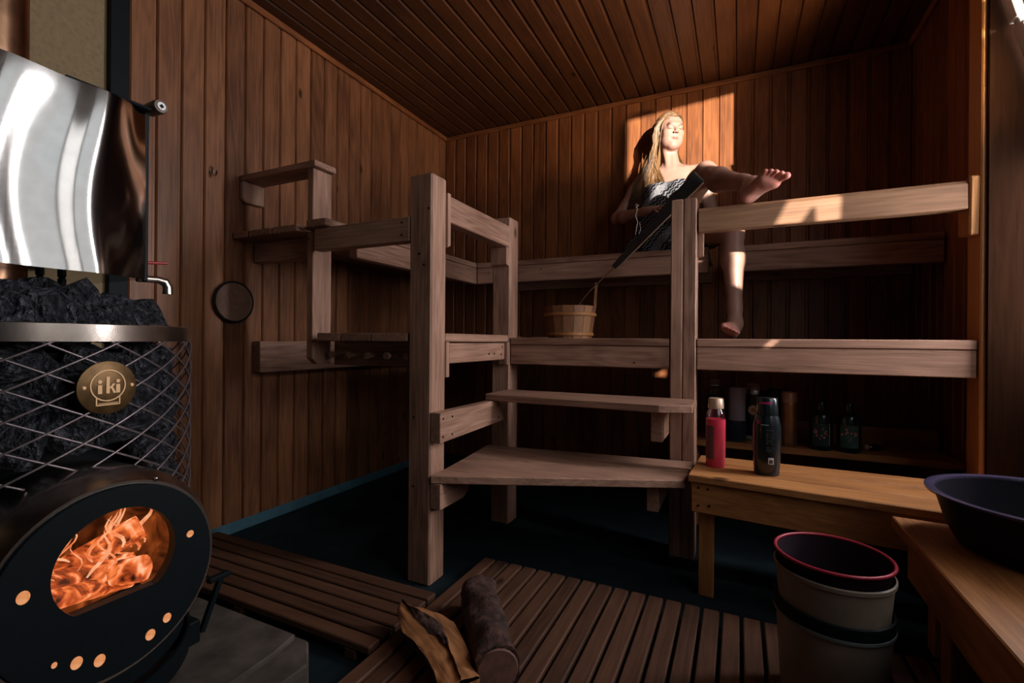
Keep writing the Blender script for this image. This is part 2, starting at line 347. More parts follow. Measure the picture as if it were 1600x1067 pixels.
for f in fs:
    cen = sum((vs[k] for k in f), Vector((0, 0)))/len(f)
    if not any(inside(cen, q) for q in hp): bm.faces.new([vv[k] for k in f])
bmesh.ops.delete(bm, geom=[v for v in bm.verts if not v.link_faces], context='VERTS')
bmesh.ops.solidify(bm, geom=bm.faces[:], thickness=0.01)
tag(addobj('sun_mask', bm2me(bm, 'sun_mask', BLACK)), 'added unseen mask outside the window that shapes the sunlight', 'light mask')

# ------------------------------------------------------------------ sauna benches
def screws(name, pts3, parent, axis='y'):
    bm = bmesh.new()
    for p in pts3:
        c = Vector(p) - worldloc(parent)
        M = Matrix.Translation(c) @ (Matrix.Rotation(PI/2, 4, 'X') if axis == 'y' else Matrix.Rotation(PI/2, 4, 'Y'))
        bmesh.ops.create_cone(bm, cap_ends=True, segments=8, radius1=0.004, radius2=0.004, depth=0.002, matrix=M)
    o = addobj(name, bm2me(bm, name, BLACK), parent); o['kind'] = 'stuff'; return o
ZU = 1.36; TH = 0.028
# upper bench along the left wall
u1 = empty('upper_bench', (-1.75, 2.2, 1.33), 'upper wooden sauna bench along the left wall, with armrest at its near end', 'bench')
for a, b_ in ((-2.05, -1.955), (-1.945, -1.805), (-1.795, -1.648)):
    box('plank', a, b_, 1.385, 3.08, ZU-TH-0.006, ZU-0.006, BENCH['y'], u1)
box('plank', -1.588, -1.482, 1.38, 3.08, ZU-TH, ZU+0.002, BENCH['y'], u1)
box('cross_beam', -2.05, -1.642, 1.488, 1.535, 1.232, 1.325, BENCH['x'], u1)
box('side_beam', -1.53, -1.485, 1.56, 2.62, 1.232, ZU-TH-0.001, BENCH['y'], u1)
box('end_beam', -1.565, -1.086, 1.402, 1.447, 1.24, ZU-TH-0.001, BENCH['x'], u1)
box('upright_board', -1.637, -1.603, 1.43, 1.53, ZU-0.02, 1.594, BENCH['z'], u1)
extr('upright_board', [(1.43, 1.33), (1.53, 1.33), (1.53, 0.775), (1.46, 0.775), (1.43, 0.80)], 'x', -1.637, -1.603, BENCH['z'], u1)
box('armrest', -2.05, -1.578, 1.415, 1.53, 1.595, 1.62, BENCH['x'], u1)
extr('armrest_bracket', [(1.417, 1.594), (1.525, 1.594), (1.525, 1.50), (1.435, 1.50), (1.417, 1.515)], 'x', -2.054, -2.028, BENCH['z'], u1, 0.004)
screws('screw', [(-1.595, 1.40, 1.29), (-1.12, 1.4015, 1.31), (-1.12, 1.4015, 1.265)], u1)
# upper bench along the back wall, two sections
def backsec(x0, x1, yf, label):
    t = empty('upper_bench', ((x0+x1)/2, (yf+YB)/2, 1.33), label, 'bench')
    wdt = (3.08-yf-0.03)/4
    for k in range(4): box('plank', x0, x1, yf+k*(wdt+0.01), yf+k*(wdt+0.01)+wdt, ZU-0.031, ZU, BENCH['x'], t)
    box('front_beam', x0, x1, yf+0.004, yf+0.05, 1.232, ZU-0.032, BENCH['x'], t)
    box('rear_beam', x0, x1, 3.03, 3.075, 1.232, ZU-0.032, BENCH['x'], t)
    return t
u2 = backsec(-1.478, -0.14, 2.585, 'upper wooden sauna bench on which the woman sits')
screws('screw', [(-0.19, 2.588, 1.31), (-0.19, 2.588, 1.255), (-1.40, 2.588, 1.3), (-1.05, 2.588, 1.3)], u2)
u3 = backsec(-0.06, 0.79, 2.615, 'upper wooden sauna bench section right of the hanging leg, reaching the right wall')
# lower platform at the left
ZP = 0.905
p1 = empty('lower_bench', (-1.3, 2.2, 0.87), 'lower wooden platform at left with wooden pegs on its beam', 'bench')
for a, b_, y0 in ((-1.55, -1.425, 1.405), (-1.42, -1.27, 1.405), (-1.265, -1.095, 1.405), (-1.09, -0.99, 1.50)):
    box('plank', a, b_, y0, 2.036 if a > -1.1 else 3.05, ZP-0.032, ZP, BENCH['y'], p1)
box('wall_ledger', -2.053, -2.0, 1.487, 3.08, 0.722, 0.868, BENCH['y'], p1)
box('peg_board', -1.60, -1.095, 1.545, 1.58, 0.768, 0.872, BENCH['x'], p1)
for k in range(5):
    lathe('peg', [(0, 0.0), (0.009, 0.0), (0.009, 0.05), (0.014, 0.055), (0.014, 0.066), (0, 0.068)], (-1.55+k*0.098, 1.545, 0.815), BENCH['z'], p1, 12, rot=(PI/2, 0, 0))
box('support_beam', -1.05, -1.0, 1.54, 2.03, 0.79, 0.868, BENCH['y'], p1)
screws('screw', [(-0.998, 1.86, 0.82), (-0.998, 1.91, 0.82), (-0.998, 1.98, 0.815), (-0.998, 1.99, 0.85)], p1, 'x')
# lower bench along the back
lb = empty('lower_bench', (-0.15, 2.4, 0.87), 'long lower wooden bench carrying the bucket and the foot', 'bench')
for a, b_ in ((-0.984, -0.258), (-0.152, 0.70)):
    box('plank', a, b_, 2.045, 2.138, 0.861, 0.893, BENCH['x'], lb)
    box('front_beam', a, b_, 2.048, 2.09, 0.768, 0.859, BENCH['x'], lb)
for k in range(5): box('plank', -0.984, 0.79, 2.148+k*0.118, 2.148+k*0.118+0.108, 0.861, 0.893, BENCH['x'], lb)
box('rear_beam', -0.984, 0.79, 2.66, 2.705, 0.768, 0.859, BENCH['x'], lb)
screws('screw', [(-0.40, 2.0475, 0.79)], lb)
# handrail left: post A, post B, rail
hr = empty('handrail', (-1.03, 1.45, 0), 'two tall square posts joined by a short rail, left of the steps', 'handrail')
extr('post', [(-1.085, 0), (-0.987, 0), (-0.987, 1.478), (-1.085, 1.478)], 'y', 1.402, 1.496, BENCH['z'], hr, 0.006)
extr('post', [(-1.082, 0), (-0.987, 0), (-0.987, 1.47), (-1.082, 1.47)], 'y', 2.043, 2.139, BENCH['z'], hr, 0.006)
box('rail', -1.045, -0.99, 1.50, 2.040, 1.325, 1.425, BENCH['y'], hr)
extr('cleat', [(1.498, 1.43), (1.518, 1.43), (1.518, 1.235), (1.498, 1.225)], 'x', -1.04, -0.982, BENCH['z'], hr)
extr('cleat', [(2.015, 1.324), (2.042, 1.324), (2.042, 1.235), (2.015, 1.24)], 'x', -1.078, -0.992, BENCH['z'], hr)
extr('cleat', [(1.498, 0.872), (1.52, 0.872), (1.52, 0.74), (1.498, 0.74)], 'x', -1.04, -0.985, BENCH['z'], hr)
extr('cleat', [(2.015, 0.872), (2.042, 0.872), (2.042, 0.765), (2.015, 0.765)], 'x', -1.03, -0.985, BENCH['z'], hr)
screws('screw', [(-1.0, 1.401, 1.35), (-1.06, 1.401, 0.6), (-1.06, 1.401, 0.35), (-1.02, 1.401, 1.15), (-1.04, 1.401, 1.19)], hr)
# handrail right: post C, rail to the pier
h2 = empty('handrail', (-0.2, 2.09, 0), 'square post with long horizontal rail reaching the right pier, under the raised foot', 'handrail')
extr('post', [(-0.254, 0), (-0.206, 0), (-0.206, 1.462), (-0.254, 1.462)], 'y', 2.043, 2.139, BENCH['z'], h2, 0.004)
extr('post', [(-0.2055, 0), (-0.155, 0), (-0.155, 1.462), (-0.2055, 1.462)], 'y', 2.043, 2.139, BENCH['z'], h2, 0.004)
RAILW = wood('rail_wood', (0.30, 0.155, 0.085), (0.11, 0.05, 0.027), 'x', 0.5, contrast=1.2)
extr('rail', [(2.045, 1.323), (2.092, 1.323), (2.092, 1.42), (2.06, 1.42), (2.045, 1.405)], 'x', -0.15, 0.676, RAILW, h2, 0.003)
extr('cleat', [(-0.154, 1.415), (-0.132, 1.415), (-0.132, 1.235), (-0.154, 1.23)], 'y', 2.095, 2.13, BENCH['z'], h2)
extr('cleat', [(2.04, 1.43), (2.138, 1.43), (2.138, 1.245), (2.045, 1.235)], 'x', 0.678, 0.704, TRIM['z'], h2, 0.005)
# steps
s1 = empty('step', (-0.6, 1.9, 0.62), 'upper wooden step between the posts', 'step')
prism('tread', [(-0.984, 1.80), (-0.26, 1.785), (-0.148, 1.83), (-0.15, 2.035), (-0.984, 2.02)], 0.621, 0.65, BENCH['x'], s1)
extr('stringer', [(1.402, 0.622), (1.86, 0.62), (1.91, 0.525), (1.402, 0.515)], 'x', -0.986, -0.945, BENCH['y'], s1)
box('step_cleat', -0.30, -0.256, 1.86, 2.13, 0.50, 0.62, BENCH['y'], s1)
screws('screw', [(-0.9445, 1.42, 0.6), (-0.9445, 1.42, 0.535), (-0.9445, 1.48, 0.6), (-0.9445, 1.48, 0.535), (-0.9445, 1.84, 0.6), (-0.9445, 1.85, 0.545)], s1, 'x')
s2 = empty('step', (-0.6, 1.75, 0.37), 'lowest wide wooden step, its front edge running aslant', 'step')
def lerp2(a, b, t): return (a[0]+(b[0]-a[0])*t, a[1]+(b[1]-a[1])*t)
FLp, FRp, RBp, BLp = (-0.98, 1.394), (-0.165, 1.747), (-0.158, 2.035), (-1.04, 1.93)
FLq = (-0.984, 1.50)
prism('plank', [FLp, FRp, lerp2(FRp, RBp, .46), lerp2(FLq, BLp, .35), FLq], 0.371, 0.40, BENCH['x'], s2)
prism('plank', [lerp2(FLq, BLp, .37), lerp2(FRp, RBp, .48), RBp, BLp], 0.371, 0.40, BENCH['x'], s2)
extr('step_cleat', [(1.402, 0.37), (1.62, 0.37), (1.60, 0.30), (1.56, 0.28), (1.402, 0.28)], 'x', -0.986, -0.943, BENCH['y'], s2)
box('step_cleat', -0.30, -0.257, 1.78, 2.13, 0.262, 0.37, BENCH['y'], s2)
# washing bench at the back right with its shelf
wbn = empty('washing_bench', (0.3, 1.88, 0.43), 'low wooden washing bench carrying the pink and the black bottle', 'bench')
for k, (a, b_) in enumerate(((0, .3), (.32, .64), (.66, 1.0))):
    A, B, C_, D = (-0.152, 1.72), (0.915, 1.60), (0.915, 2.02), (-0.133, 2.035)
    prism('plank', [lerp2(A, D, a), lerp2(B, C_, a), lerp2(B, C_, b_), lerp2(A, D, b_)], 0.405, 0.43, WARM['x'], wbn)
prism('apron', [(-0.143, 1.735), (0.6, 1.652), (0.6, 1.695), (-0.143, 1.778)], 0.30, 0.403, WARM['x'], wbn)
prism('leg', [(-0.122, 1.775), (-0.072, 1.77), (-0.072, 1.82), (-0.122, 1.825)], 0.0, 0.403, WARM['z'], wbn)
prism('leg', [(0.5, 1.715), (0.55, 1.71), (0.55, 1.76), (0.5, 1.765)], 0.0, 0.403, WARM['z'], wbn)
screws('screw', [(-0.12, 1.731, 0.385), (-0.09, 1.728, 0.385), (-0.12, 1.731, 0.325), (-0.085, 1.727, 0.33)], wbn)
sh = empty('shelf', (0.25, 2.5, 0.4), 'narrow wooden shelf at the back carrying the row of bottles', 'shelf')
box('shelf_board', -0.24, 0.79, 2.40, 2.62, 0.392, 0.42, WARM['x'], sh)
box('shelf_leg', -0.22, -0.17, 2.45, 2.58, 0, 0.391, WARM['z'], sh); box('shelf_leg', 0.72, 0.77, 2.45, 2.58, 0, 0.391, WARM['z'], sh)
box('back_rail', 0.0, 0.79, 2.66, 2.69, 0.40, 0.50, WARM['x'], sh)
# right bench
rb = empty('side_bench', (0.65, 1.0, 0.41), 'wooden side bench at right carrying the dark basin', 'bench')
prism('plank', [(0.380, 0.2), (0.62, 0.2), (0.62, 1.598), (0.380, 1.62)], 0.378, 0.41, WARM['y'], rb)
prism('plank', [(0.626, 0.2), (0.915, 0.2), (0.915, 1.55), (0.626, 1.585)], 0.378, 0.41, WARM['y'], rb)
box('apron', 0.40, 0.445, 0.2, 1.56, 0.27, 0.376, WARM['y'], rb)
box('leg', 0.45, 0.50, 1.44, 1.50, 0.052, 0.376, WARM['z'], rb); box('leg', 0.45, 0.50, 0.3, 0.36, 0.052, 0.376, WARM['z'], rb)

# ------------------------------------------------------------------ duckboards
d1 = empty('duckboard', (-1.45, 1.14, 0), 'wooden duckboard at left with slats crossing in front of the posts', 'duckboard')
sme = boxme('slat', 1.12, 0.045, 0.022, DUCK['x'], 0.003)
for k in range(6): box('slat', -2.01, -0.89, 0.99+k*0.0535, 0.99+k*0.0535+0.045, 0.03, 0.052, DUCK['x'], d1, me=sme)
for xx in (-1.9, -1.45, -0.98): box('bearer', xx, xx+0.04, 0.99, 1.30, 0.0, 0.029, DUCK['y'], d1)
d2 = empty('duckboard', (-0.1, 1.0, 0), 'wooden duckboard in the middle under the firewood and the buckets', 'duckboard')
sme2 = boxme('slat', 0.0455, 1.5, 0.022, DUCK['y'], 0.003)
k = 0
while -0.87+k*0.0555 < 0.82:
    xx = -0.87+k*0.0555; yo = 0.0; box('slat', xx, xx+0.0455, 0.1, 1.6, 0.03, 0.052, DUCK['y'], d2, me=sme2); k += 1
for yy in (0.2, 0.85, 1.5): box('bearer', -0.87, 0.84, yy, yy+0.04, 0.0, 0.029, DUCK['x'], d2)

# ------------------------------------------------------------------ hearth slab
hs = empty('hearth_slab', (-1.5, 0.4, 0), 'grey concrete hearth slab under the stove', 'slab')
prism('base_block', [(-1.95, 0.905), (-1.02, 0.905), (-0.945, 0.84), (-0.95, 0.70), (-0.95, -0.2), (-1.95, -0.2)], 0.0, 0.085, CONC, hs, 0.005)
prism('top_block', [(-1.93, 0.89), (-1.05, 0.89), (-1.035, 0.82), (-1.03, 0.66), (-1.03, -0.2), (-1.93, -0.2)], 0.085, 0.102, CONC, hs, 0.004)

# ------------------------------------------------------------------ stove
SX, SY, SR = -1.41, 0.45, 0.325
st = empty('stove', (SX, SY, 0.102), 'round black wood stove with stone basket and burning fire', 'stove')
def at_angle(a, r, z): return Vector((SX + r*math.cos(a), SY + r*math.sin(a), z))
lathe('ring', [(SR, 0.872), (SR+0.004, 0.872), (SR+0.005, 0.904), (SR-0.004, 0.906), (SR-0.008, 0.88), (SR, 0.872)], (SX, SY, 0), STEEL2, st, 72)
lathe('base_ring', [(SR, 0.12), (SR+0.006, 0.12), (SR+0.006, 0.17), (SR, 0.17), (SR, 0.12)], (SX, SY, 0), BLACK, st, 72)
lathe('inner_core', [(0, 0.66), (0.25, 0.66), (0.25, 0.85), (0, 0.86)], (SX, SY, 0), BLACK, st, 32)
# expanded metal basket: diamond strands
bm = bmesh.new(); cw, ch = 2*PI/20, 0.052; r_ = SR+0.001; z0, z1 = 0.37, 0.872
lathe('lower_drum', [(0.30, 0.16), (0.318, 0.18), (0.322, 0.37), (0.30, 0.372)], (SX, SY, 0), BLACK, st, 64)
rows = int((z1-z0)/ch)
for sgn in (1, -1):
    for c in range(20):
        path = []
        for k in range(rows*4+1):
            t = k/4; a = c*cw + sgn*t*cw/2*1.0; z = z0 + t*ch/2*1.0*((z1-z0)/(rows*ch))
            if z > z1: break
            path.append(at_angle(a, r_ + 0.0015*sgn, z) - Vector((SX, SY, 0)))
        # continue to the top
        kmax = int((z1-z0)/(ch/2)*6)
        path = [at_angle(c*cw + sgn*(k/6)*cw/2, r_+0.0015*sgn, z0+(z1-z0)*k/kmax) - Vector((SX, SY, 0)) for k in range(kmax+1)]
        runs = [[]]
        for p in path:
            if p.x > 0 and math.hypot(p.y+SY-0.465, p.z-0.445) < 0.19:
                if runs[-1]: runs.append([])
            else: runs[-1].append(p)
        for run in runs:
            if len(run) > 1: tube_bm(run, 0.0023, 5, bm)
addobj('wire_mesh', bm2me(bm, 'wire_mesh', DARKSTEEL, True), st, (0, 0, -0.102))['kind'] = 'stuff'
lathe('firebox_shell', [(0, 0.17), (0.2, 0.17), (0.2, 0.658), (0, 0.659)], (SX, SY, 0), BLACK, st, 40)
# neck and door, facing +x
DX, DY, DZ, DR = -1.0, 0.465, 0.445, 0.166
def xdisc(p): return Vector((p[2], p[0], p[1]))         # lathe axis z -> world x
def xlathe(name, prof, cy, cz, mat, parent, n=64):
    bm = lathe_bm(prof, n)
    for v in bm.verts: v.co = Vector((v.co.z, v.co.x, v.co.y))
    c = Vector((-1.1, cy, cz))
    for v in bm.verts: v.co.x -= c.x
    return addobj(name, bm2me(bm, name, mat, True, 35), parent, c - worldloc(parent))
xlathe('neck', [(0.192, -1.20), (0.194, -1.06), (0.190, -1.04), (0.174, -1.006), (0.168, -1.006), (0.168, -1.2)], DY, DZ, STEEL2, st)
xlathe('door_rim', [(0.16, -1.02), (0.168, -1.012), (0.1685, -1.004), (DR, -1.0005), (DR-0.012, -1.008)], DY, DZ, BLACK, st)
# door plate with an oval window, flat at its lower side
WY, WZ, WR = 0.468, 0.480, 0.094
def wout(a):
    y, z = WR*math.cos(a), WR*math.sin(a)*0.98
    return (WY + y, max(WZ + z, 0.412))
bm = bmesh.new(); n = 96; ro = []; rw = []; ri = []
for k in range(n):
    a = 2*PI*k/n; wy, wz = wout(a)
    ro.append(bm.verts.new((0, DY-DY + DR*math.cos(a), DR*math.sin(a)))); rw.append(bm.verts.new((0, wy-DY, wz-DZ))); ri.append(bm.verts.new((-0.02, wy-DY, wz-DZ)))
for k in range(n):
    j = (k+1) % n
    bm.faces.new((ro[k], ro[j], rw[j], rw[k])); bm.faces.new((rw[k], rw[j], ri[j], ri[k]))
door = addobj('door', bm2me(bm, 'door', BLACK), st, Vector((DX, DY, DZ)) - worldloc(st))
bm = bmesh.new(); bm.faces.new([bm.verts.new((0, wout(2*PI*k/n)[0]-DY, wout(2*PI*k/n)[1]-DZ)) for k in range(n)])
g = addobj('glass_pane', bm2me(bm, 'glass_pane', FIREGLASS), st, Vector((DX-0.012, DY, DZ)) - worldloc(st))
HY = [(0.590, .484, .011, .009), (.548, .336, .0075, .009), (.519, .319, .0085, .010), (.44, .318, .0085, .0105), (.408, .333, .0085, .0105), (.379, .347, .004, .005), (.341, .475, .0085, .0105)]
HY[0] = (0.590, .484, .007, .007)
for (hy, hz, a_, b_) in HY:
    bm = bmesh.new(); bm.faces.new([bm.verts.new((0.0, a_*math.cos(2*PI*k/20), b_*math.sin(2*PI*k/20))) for k in range(20)])
    addobj('air_hole', bm2me(bm, 'air_hole', HOLEGLOW), st, Vector((DX+0.0008, hy, hz)) - worldloc(st))
for (hy, hz) in ((.413, .60), (.53, .608)):
    lathe('rivet', [(0, 0), (0.005, 0), (0.004, 0.003), (0, 0.004)], (DX-0.008, hy, hz), CHROME, st, 10, rot=(0, PI/2, 0))
# firebox
bm = lathe_bm([(0.14, 0.0), (0.14, 0.16), (0, 0.165)], 32)
for v in bm.verts: v.co = Vector((-v.co.z, v.co.x, v.co.y))
addobj('firebox', bm2me(bm, 'firebox', BACKGLOW, True), st, Vector((DX-0.02, WY, 0.475)) - worldloc(st))
def logmesh(rad, ln, seed, mat, n=14, m=10, rough=0.18):
    bm = bmesh.new(); rings = []
    for i in range(m+1):
        x = -ln/2 + ln*i/m; ring = []
        for k in range(n):
            a = 2*PI*k/n; r = rad*(1 + rough*mnoise.noise(Vector((x*14+seed, math.cos(a)*1.6, math.sin(a)*1.6))))
            ring.append(bm.verts.new((x, r*math.cos(a), r*math.sin(a))))
        rings.append(ring)
    for a, b in zip(rings, rings[1:]):
        for k in range(n): bm.faces.new((a[k], a[(k+1) % n], b[(k+1) % n], b[k]))
    bm.faces.new(rings[0][::-1]); bm.faces.new(rings[-1])
    return bm2me(bm, 'log', mat, True, 60)
lg = []
for k, (px, py, pz, rx, ry, rz, rad, ln) in enumerate(((-1.085, .45, .432, 0, .1, 1.35, .030, .15), (-1.07, .492, .43, 0, -.2, .5, .026, .11), (-1.095, .475, .475, 0, -.45, 1.1, .022, .15), (-1.06, .43, .425, 0, .15, 1.75, .018, .1))):
    o = addobj('fire_log', logmesh(rad, ln, k*9.1, EMBER), None, (px, py, pz), (rx, ry, rz))
    tag(o, ['thick glowing log lying at the front of the fire', 'short glowing log standing out at the right of the fire', 'glowing log leaning across the back of the fire', 'thin glowing stick low in the fire at left'][k], 'log', 'burning logs in the stove')
fl = bmesh.new(); rnd = random.Random(3)
for k in range(20):
    y0 = WY - 0.07 + 0.14*rnd.random(); x0 = -1.05 - 0.04*rnd.random(); z0_ = 0.425 + 0.075*rnd.random(); hgt = 0.03+0.06*rnd.random(); lean = (rnd.random()-0.5)*0.07
    path = []; rad = []
    for q in range(9):
        t = q/8; path.append(Vector((x0, y0 + lean*t + 0.011*math.sin(6*t+k*1.7), z0_ + hgt*t))); rad.append(0.0005 + (0.002+0.0035*((k*7) % 5)/5)*math.sin(PI*min(1, t*0.95+0.05))**0.8*(1-t*0.6))
    tube_bm([p - Vector((-1.06, WY, 0.47)) for p in path], rad, 6, fl, 0.4)
addobj('flames', bm2me(fl, 'flames', FLAME, True), st, Vector((-1.06, WY, 0.47)) - worldloc(st))['kind'] = 'stuff'
pl = bpy.data.lights.new('fire_glow', 'POINT'); pl.energy = 0.35; pl.color = (1, 0.42, 0.12); pl.shadow_soft_size = 0.03
po = bpy.data.objects.new('fire_glow', pl); COL.objects.link(po); po.location = (-1.035, WY, 0.52)
# feet
box('leg', -1.30, -1.24, 0.72, 0.76, 0.102, 0.16, BLACK, st); box('leg', -1.30, -1.24, 0.14, 0.18, 0.102, 0.16, BLACK, st)
pk = empty('poker', (-1.277, 0.8, 0.102), 'flat black iron bar with a cross end leaning beside the stove door', 'poker')
tube('bar', [(-1.277, 0.785, 0.104), (-1.277, 0.835, 0.225)], 0.0085, BLACK, pk, 4); box('cross_end', -1.287, -1.267, 0.80, 0.86, 0.222, 0.236, BLACK, pk)
# plaque with lettering
pa = math.asin((0.484-SY)/SR)
pq = addobj('plaque', bm2me(lathe_bm([(0, 0.0), (0.05, 0.0), (0.05, 0.0025), (0.049, 0.003), (0, 0.003)], 48), 'plaque', BRASS, True, 30), st, at_angle(pa, SR+0.005, 0.785) - worldloc(st), (0, 0, 0))
pq.rotation_euler = Matrix(((0, 0, 1), (1, 0, 0), (0, 1, 0))).to_euler(); pq.rotation_euler.rotate_axis('Y', pa)
def flat_poly(bm, pts, h=0.0012, z=0.003):
    b = [bm.verts.new((p[0], p[1], z)) for p in pts]; t = [bm.verts.new((p[0], p[1], z+h)) for p in pts]; n = len(pts)
    bm.faces.new(t); bm.faces.new(b[::-1])
    for i in range(n): bm.faces.new((b[i], b[(i+1) % n], t[(i+1) % n], t[i]))
def ring_poly(bm, R, wd, z=0.003, h=0.0012, n=48, cx=0, cy=0, a0=0, a1=2*PI):
    for i in range(n):
        aa, ab = a0+(a1-a0)*i/n, a0+(a1-a0)*(i+1)/n
        flat_poly(bm, [(cx+(R-wd)*math.cos(aa), cy+(R-wd)*math.sin(aa)), (cx+R*math.cos(aa), cy+R*math.sin(aa)), (cx+R*math.cos(ab), cy+R*math.sin(ab)), (cx+(R-wd)*math.cos(ab), cy+(R-wd)*math.sin(ab))], h, z)
bm = bmesh.new(); ring_poly(bm, 0.030, 0.0022, cy=0.004)
flat_poly(bm, [(-0.0205, -0.0335), (0.0205, -0.0335), (0.0205, -0.0313), (-0.0205, -0.0313)])
flat_poly(bm, [(-0.0205, -0.0335), (-0.0183, -0.0335), (-0.0183, -0.020), (-0.0205, -0.018)]); flat_poly(bm, [(0.0183, -0.0335), (0.0205, -0.0335), (0.0205, -0.018), (0.0183, -0.020)])
flat_poly(bm, [(-0.0165, -0.030), (0.0165, -0.030), (0.0165, -0.0288), (-0.0165, -0.0288)])
ring = addobj('emblem_ring', bm2me(bm, 'emblem_ring', BRASSL), pq)
bm = bmesh.new()
for cx in (-0.0138, 0.0165):
    flat_poly(bm, [(cx-0.0035, -0.011), (cx+0.0035, -0.011), (cx+0.0035, 0.0055), (cx-0.0035, 0.0055)])
    flat_poly(bm, [(cx+0.0036*math.cos(2*PI*k/14), 0.0115+0.0036*math.sin(2*PI*k/14)) for k in range(14)])
flat_poly(bm, [(-0.0035, -0.011), (0.0022, -0.011), (0.0022, 0.0205), (-0.0035, 0.0205)])
flat_poly(bm, [(0.0022, -0.0025), (0.0022, 0.0005), (0.0078, 0.0075), (0.0122, 0.0065), (0.006, -0.0008)])
flat_poly(bm, [(0.0040, 0.0), (0.0075, 0.001), (0.0130, -0.0105), (0.0085, -0.011)])
addobj('lettering', bm2me(bm, 'lettering', BRASSL), pq)
for cx in (-0.039, 0.041):
    lathe('screw_head', [(0, 0.003), (0.004, 0.003), (0.003, 0.0052), (0, 0.0056)], (0, 0, 0), BRASSL, None, 12).parent = pq
    bpy.context.scene.collection.objects[-1].location = (cx, 0.002, 0)
# stones
def stone_me(seed):
    bm = bmesh.new(); bmesh.ops.create_icosphere(bm, subdivisions=2, radius=1)
    rr = random.Random(seed); planes = [(Vector((rr.gauss(0, 1), rr.gauss(0, 1), rr.gauss(0, 1))).normalized(), 0.55+0.35*rr.random()) for _ in range(9)]
    for v in bm.verts:
        for nrm, d in planes:
            e = v.co.dot(nrm)
            if e > d: v.co -= nrm*(e-d)*0.92
        v.co *= 1 + 0.12*mnoise.noise(v.co*2.3 + Vector((seed, 0, 0)))
    return bm2me(bm, 'stone', STONE)
SM = [stone_me(s) for s in range(8)]
rs = random.Random(11); placed = []
def stone(p, s):
    o = addobj('stone', rs.choice(SM), None, p, (rs.random()*6, rs.random()*6, rs.random()*6)); o.scale = (s*(1.05+0.4*rs.random()), s*(0.9+0.3*rs.random()), s*(0.7+0.2*rs.random()))
    return o
zrow = 0.40; nst = 0
while zrow < 0.86:
    k0 = rs.random(); nn = 16
    for k in range(nn):
        a = -PI*0.62 + (PI*1.2)*(k + k0)/nn
        if abs(a - 0.05) < 0.60 and zrow < 0.66: continue      # the fire neck passes here
        s = 0.04 + 0.014*rs.random()
        p = at_angle(a, SR-0.058-0.012*rs.random(), zrow + 0.02*rs.random()); nst += 1
        tag(stone(p, s), 'dark grey stone behind the diamond mesh of the stove basket', 'stone', 'stones behind the basket mesh')
    zrow += 0.058
for k in range(62):
    r = SR*0.74*math.sqrt(rs.random()); a = rs.random()*2*PI
    if math.cos(a) < -0.5 and r > 0.2: continue
    if k > 45: r = SR*(0.73 + 0.03*rs.random()); a = -1.3 + 2.9*(k-46)/15
    z = 0.885 + 0.075*(1-(r/SR)**1.5)*(0.75+0.3*rs.random())
    tag(stone(at_angle(a, r, z), (0.045 + 0.022*rs.random()) if k < 46 else 0.036), 'dark grey stone heaped on top of the stove basket', 'stone', 'stones heaped on top of the stove')

# flue pipe and water tank
AMBERFLUE = plain('amber_reflect_flue', (0.35, 0.2, 0.12), 0.28, 1.0, 0.5, 12)  # the amber reflection on the pipe is put into its colour
fp = lathe('flue_pipe', [(0.06, 0.98), (0.065, 0.98), (0.065, 2.42), (0.06, 2.42)], (-1.45, 0.43, 0), AMBERFLUE, None, 40); tag(fp, 'flue pipe with an amber reflection in its colour, rising above the water tank', 'pipe')
TX, TY0, TY1, TZ0, TZ1 = -1.28, -0.10, 0.662, 1.022, 1.43
tk = empty('water_tank', (-1.42, 0.3, TZ0), 'polished steel water tank above the stove stones', 'tank')
bm = bmesh.new(); ny, nz = 90, 26
def bulge(y, z):
    t = (y-TY0)/(TY1-TY0); q = (z-TZ0)/(TZ1-TZ0)
    return 0.0040*math.sin(31*t + 1.2*math.sin(3.6*q+0.3)) + 0.0006*math.sin(61*t + 1.3*math.sin(4*q)) - 0.03*max(0, (t-0.86)/0.14)**2
gr = [[bm.verts.new((TX + bulge(TY0+(TY1-TY0)*i/ny, TZ0+(TZ1-TZ0)*k/nz), TY0+(TY1-TY0)*i/ny, TZ0+(TZ1-TZ0)*k/nz)) for k in range(nz+1)] for i in range(ny+1)]
for i in range(ny):
    for k in range(nz): bm.faces.new((gr[i][k], gr[i+1][k], gr[i+1][k+1], gr[i][k+1]))
bk = [bm.verts.new((TX-0.32, yy, zz)) for yy, zz in ((TY0, TZ0), (TY1, TZ0), (TY1, TZ1), (TY0, TZ1))]
bm.faces.new([gr[-1][k] for k in range(nz+1)] + [bk[2], bk[1]]); bm.faces.new([gr[0][k] for k in range(nz, -1, -1)] + [bk[0], bk[3]])
bm.faces.new([gr[i][0] for i in range(ny, -1, -1)] + [bk[0], bk[1]]); bm.faces.new([gr[i][nz] for i in range(ny+1)] + [bk[2], bk[3]]); bm.faces.new(bk)
for v in bm.verts: v.co -= tk.location
addobj('tank_body', bm2me(bm, 'tank_body', STEEL, True, 40), tk)
box('end_seam', TX-0.06, TX-0.038, TY1-0.001, TY1+0.012, TZ0-0.004, TZ1+0.003, BLACK, tk)
box('lid_edge', TX-0.30, TX-0.01, 0.50, TY1+0.004, TZ1, TZ1+0.008, BLACK, tk)
KN = plain('dark_turned_wood', (0.10, 0.05, 0.03), 0.4)
lathe('lid_knob', [(0, 0), (0.014, 0), (0.016, 0.004), (0.017, 0.045), (0.015, 0.05), (0, 0.0505)], (TX-0.062, 0.686, 1.452), KN, tk, 24, rot=(0, PI/2, 0))
lathe('knob_badge', [(0, 0), (0.0095, 0), (0.0095, 0.0015), (0, 0.0015)], (TX-0.0115, 0.686, 1.452), WHITE, tk, 20, rot=(0, PI/2, 0))
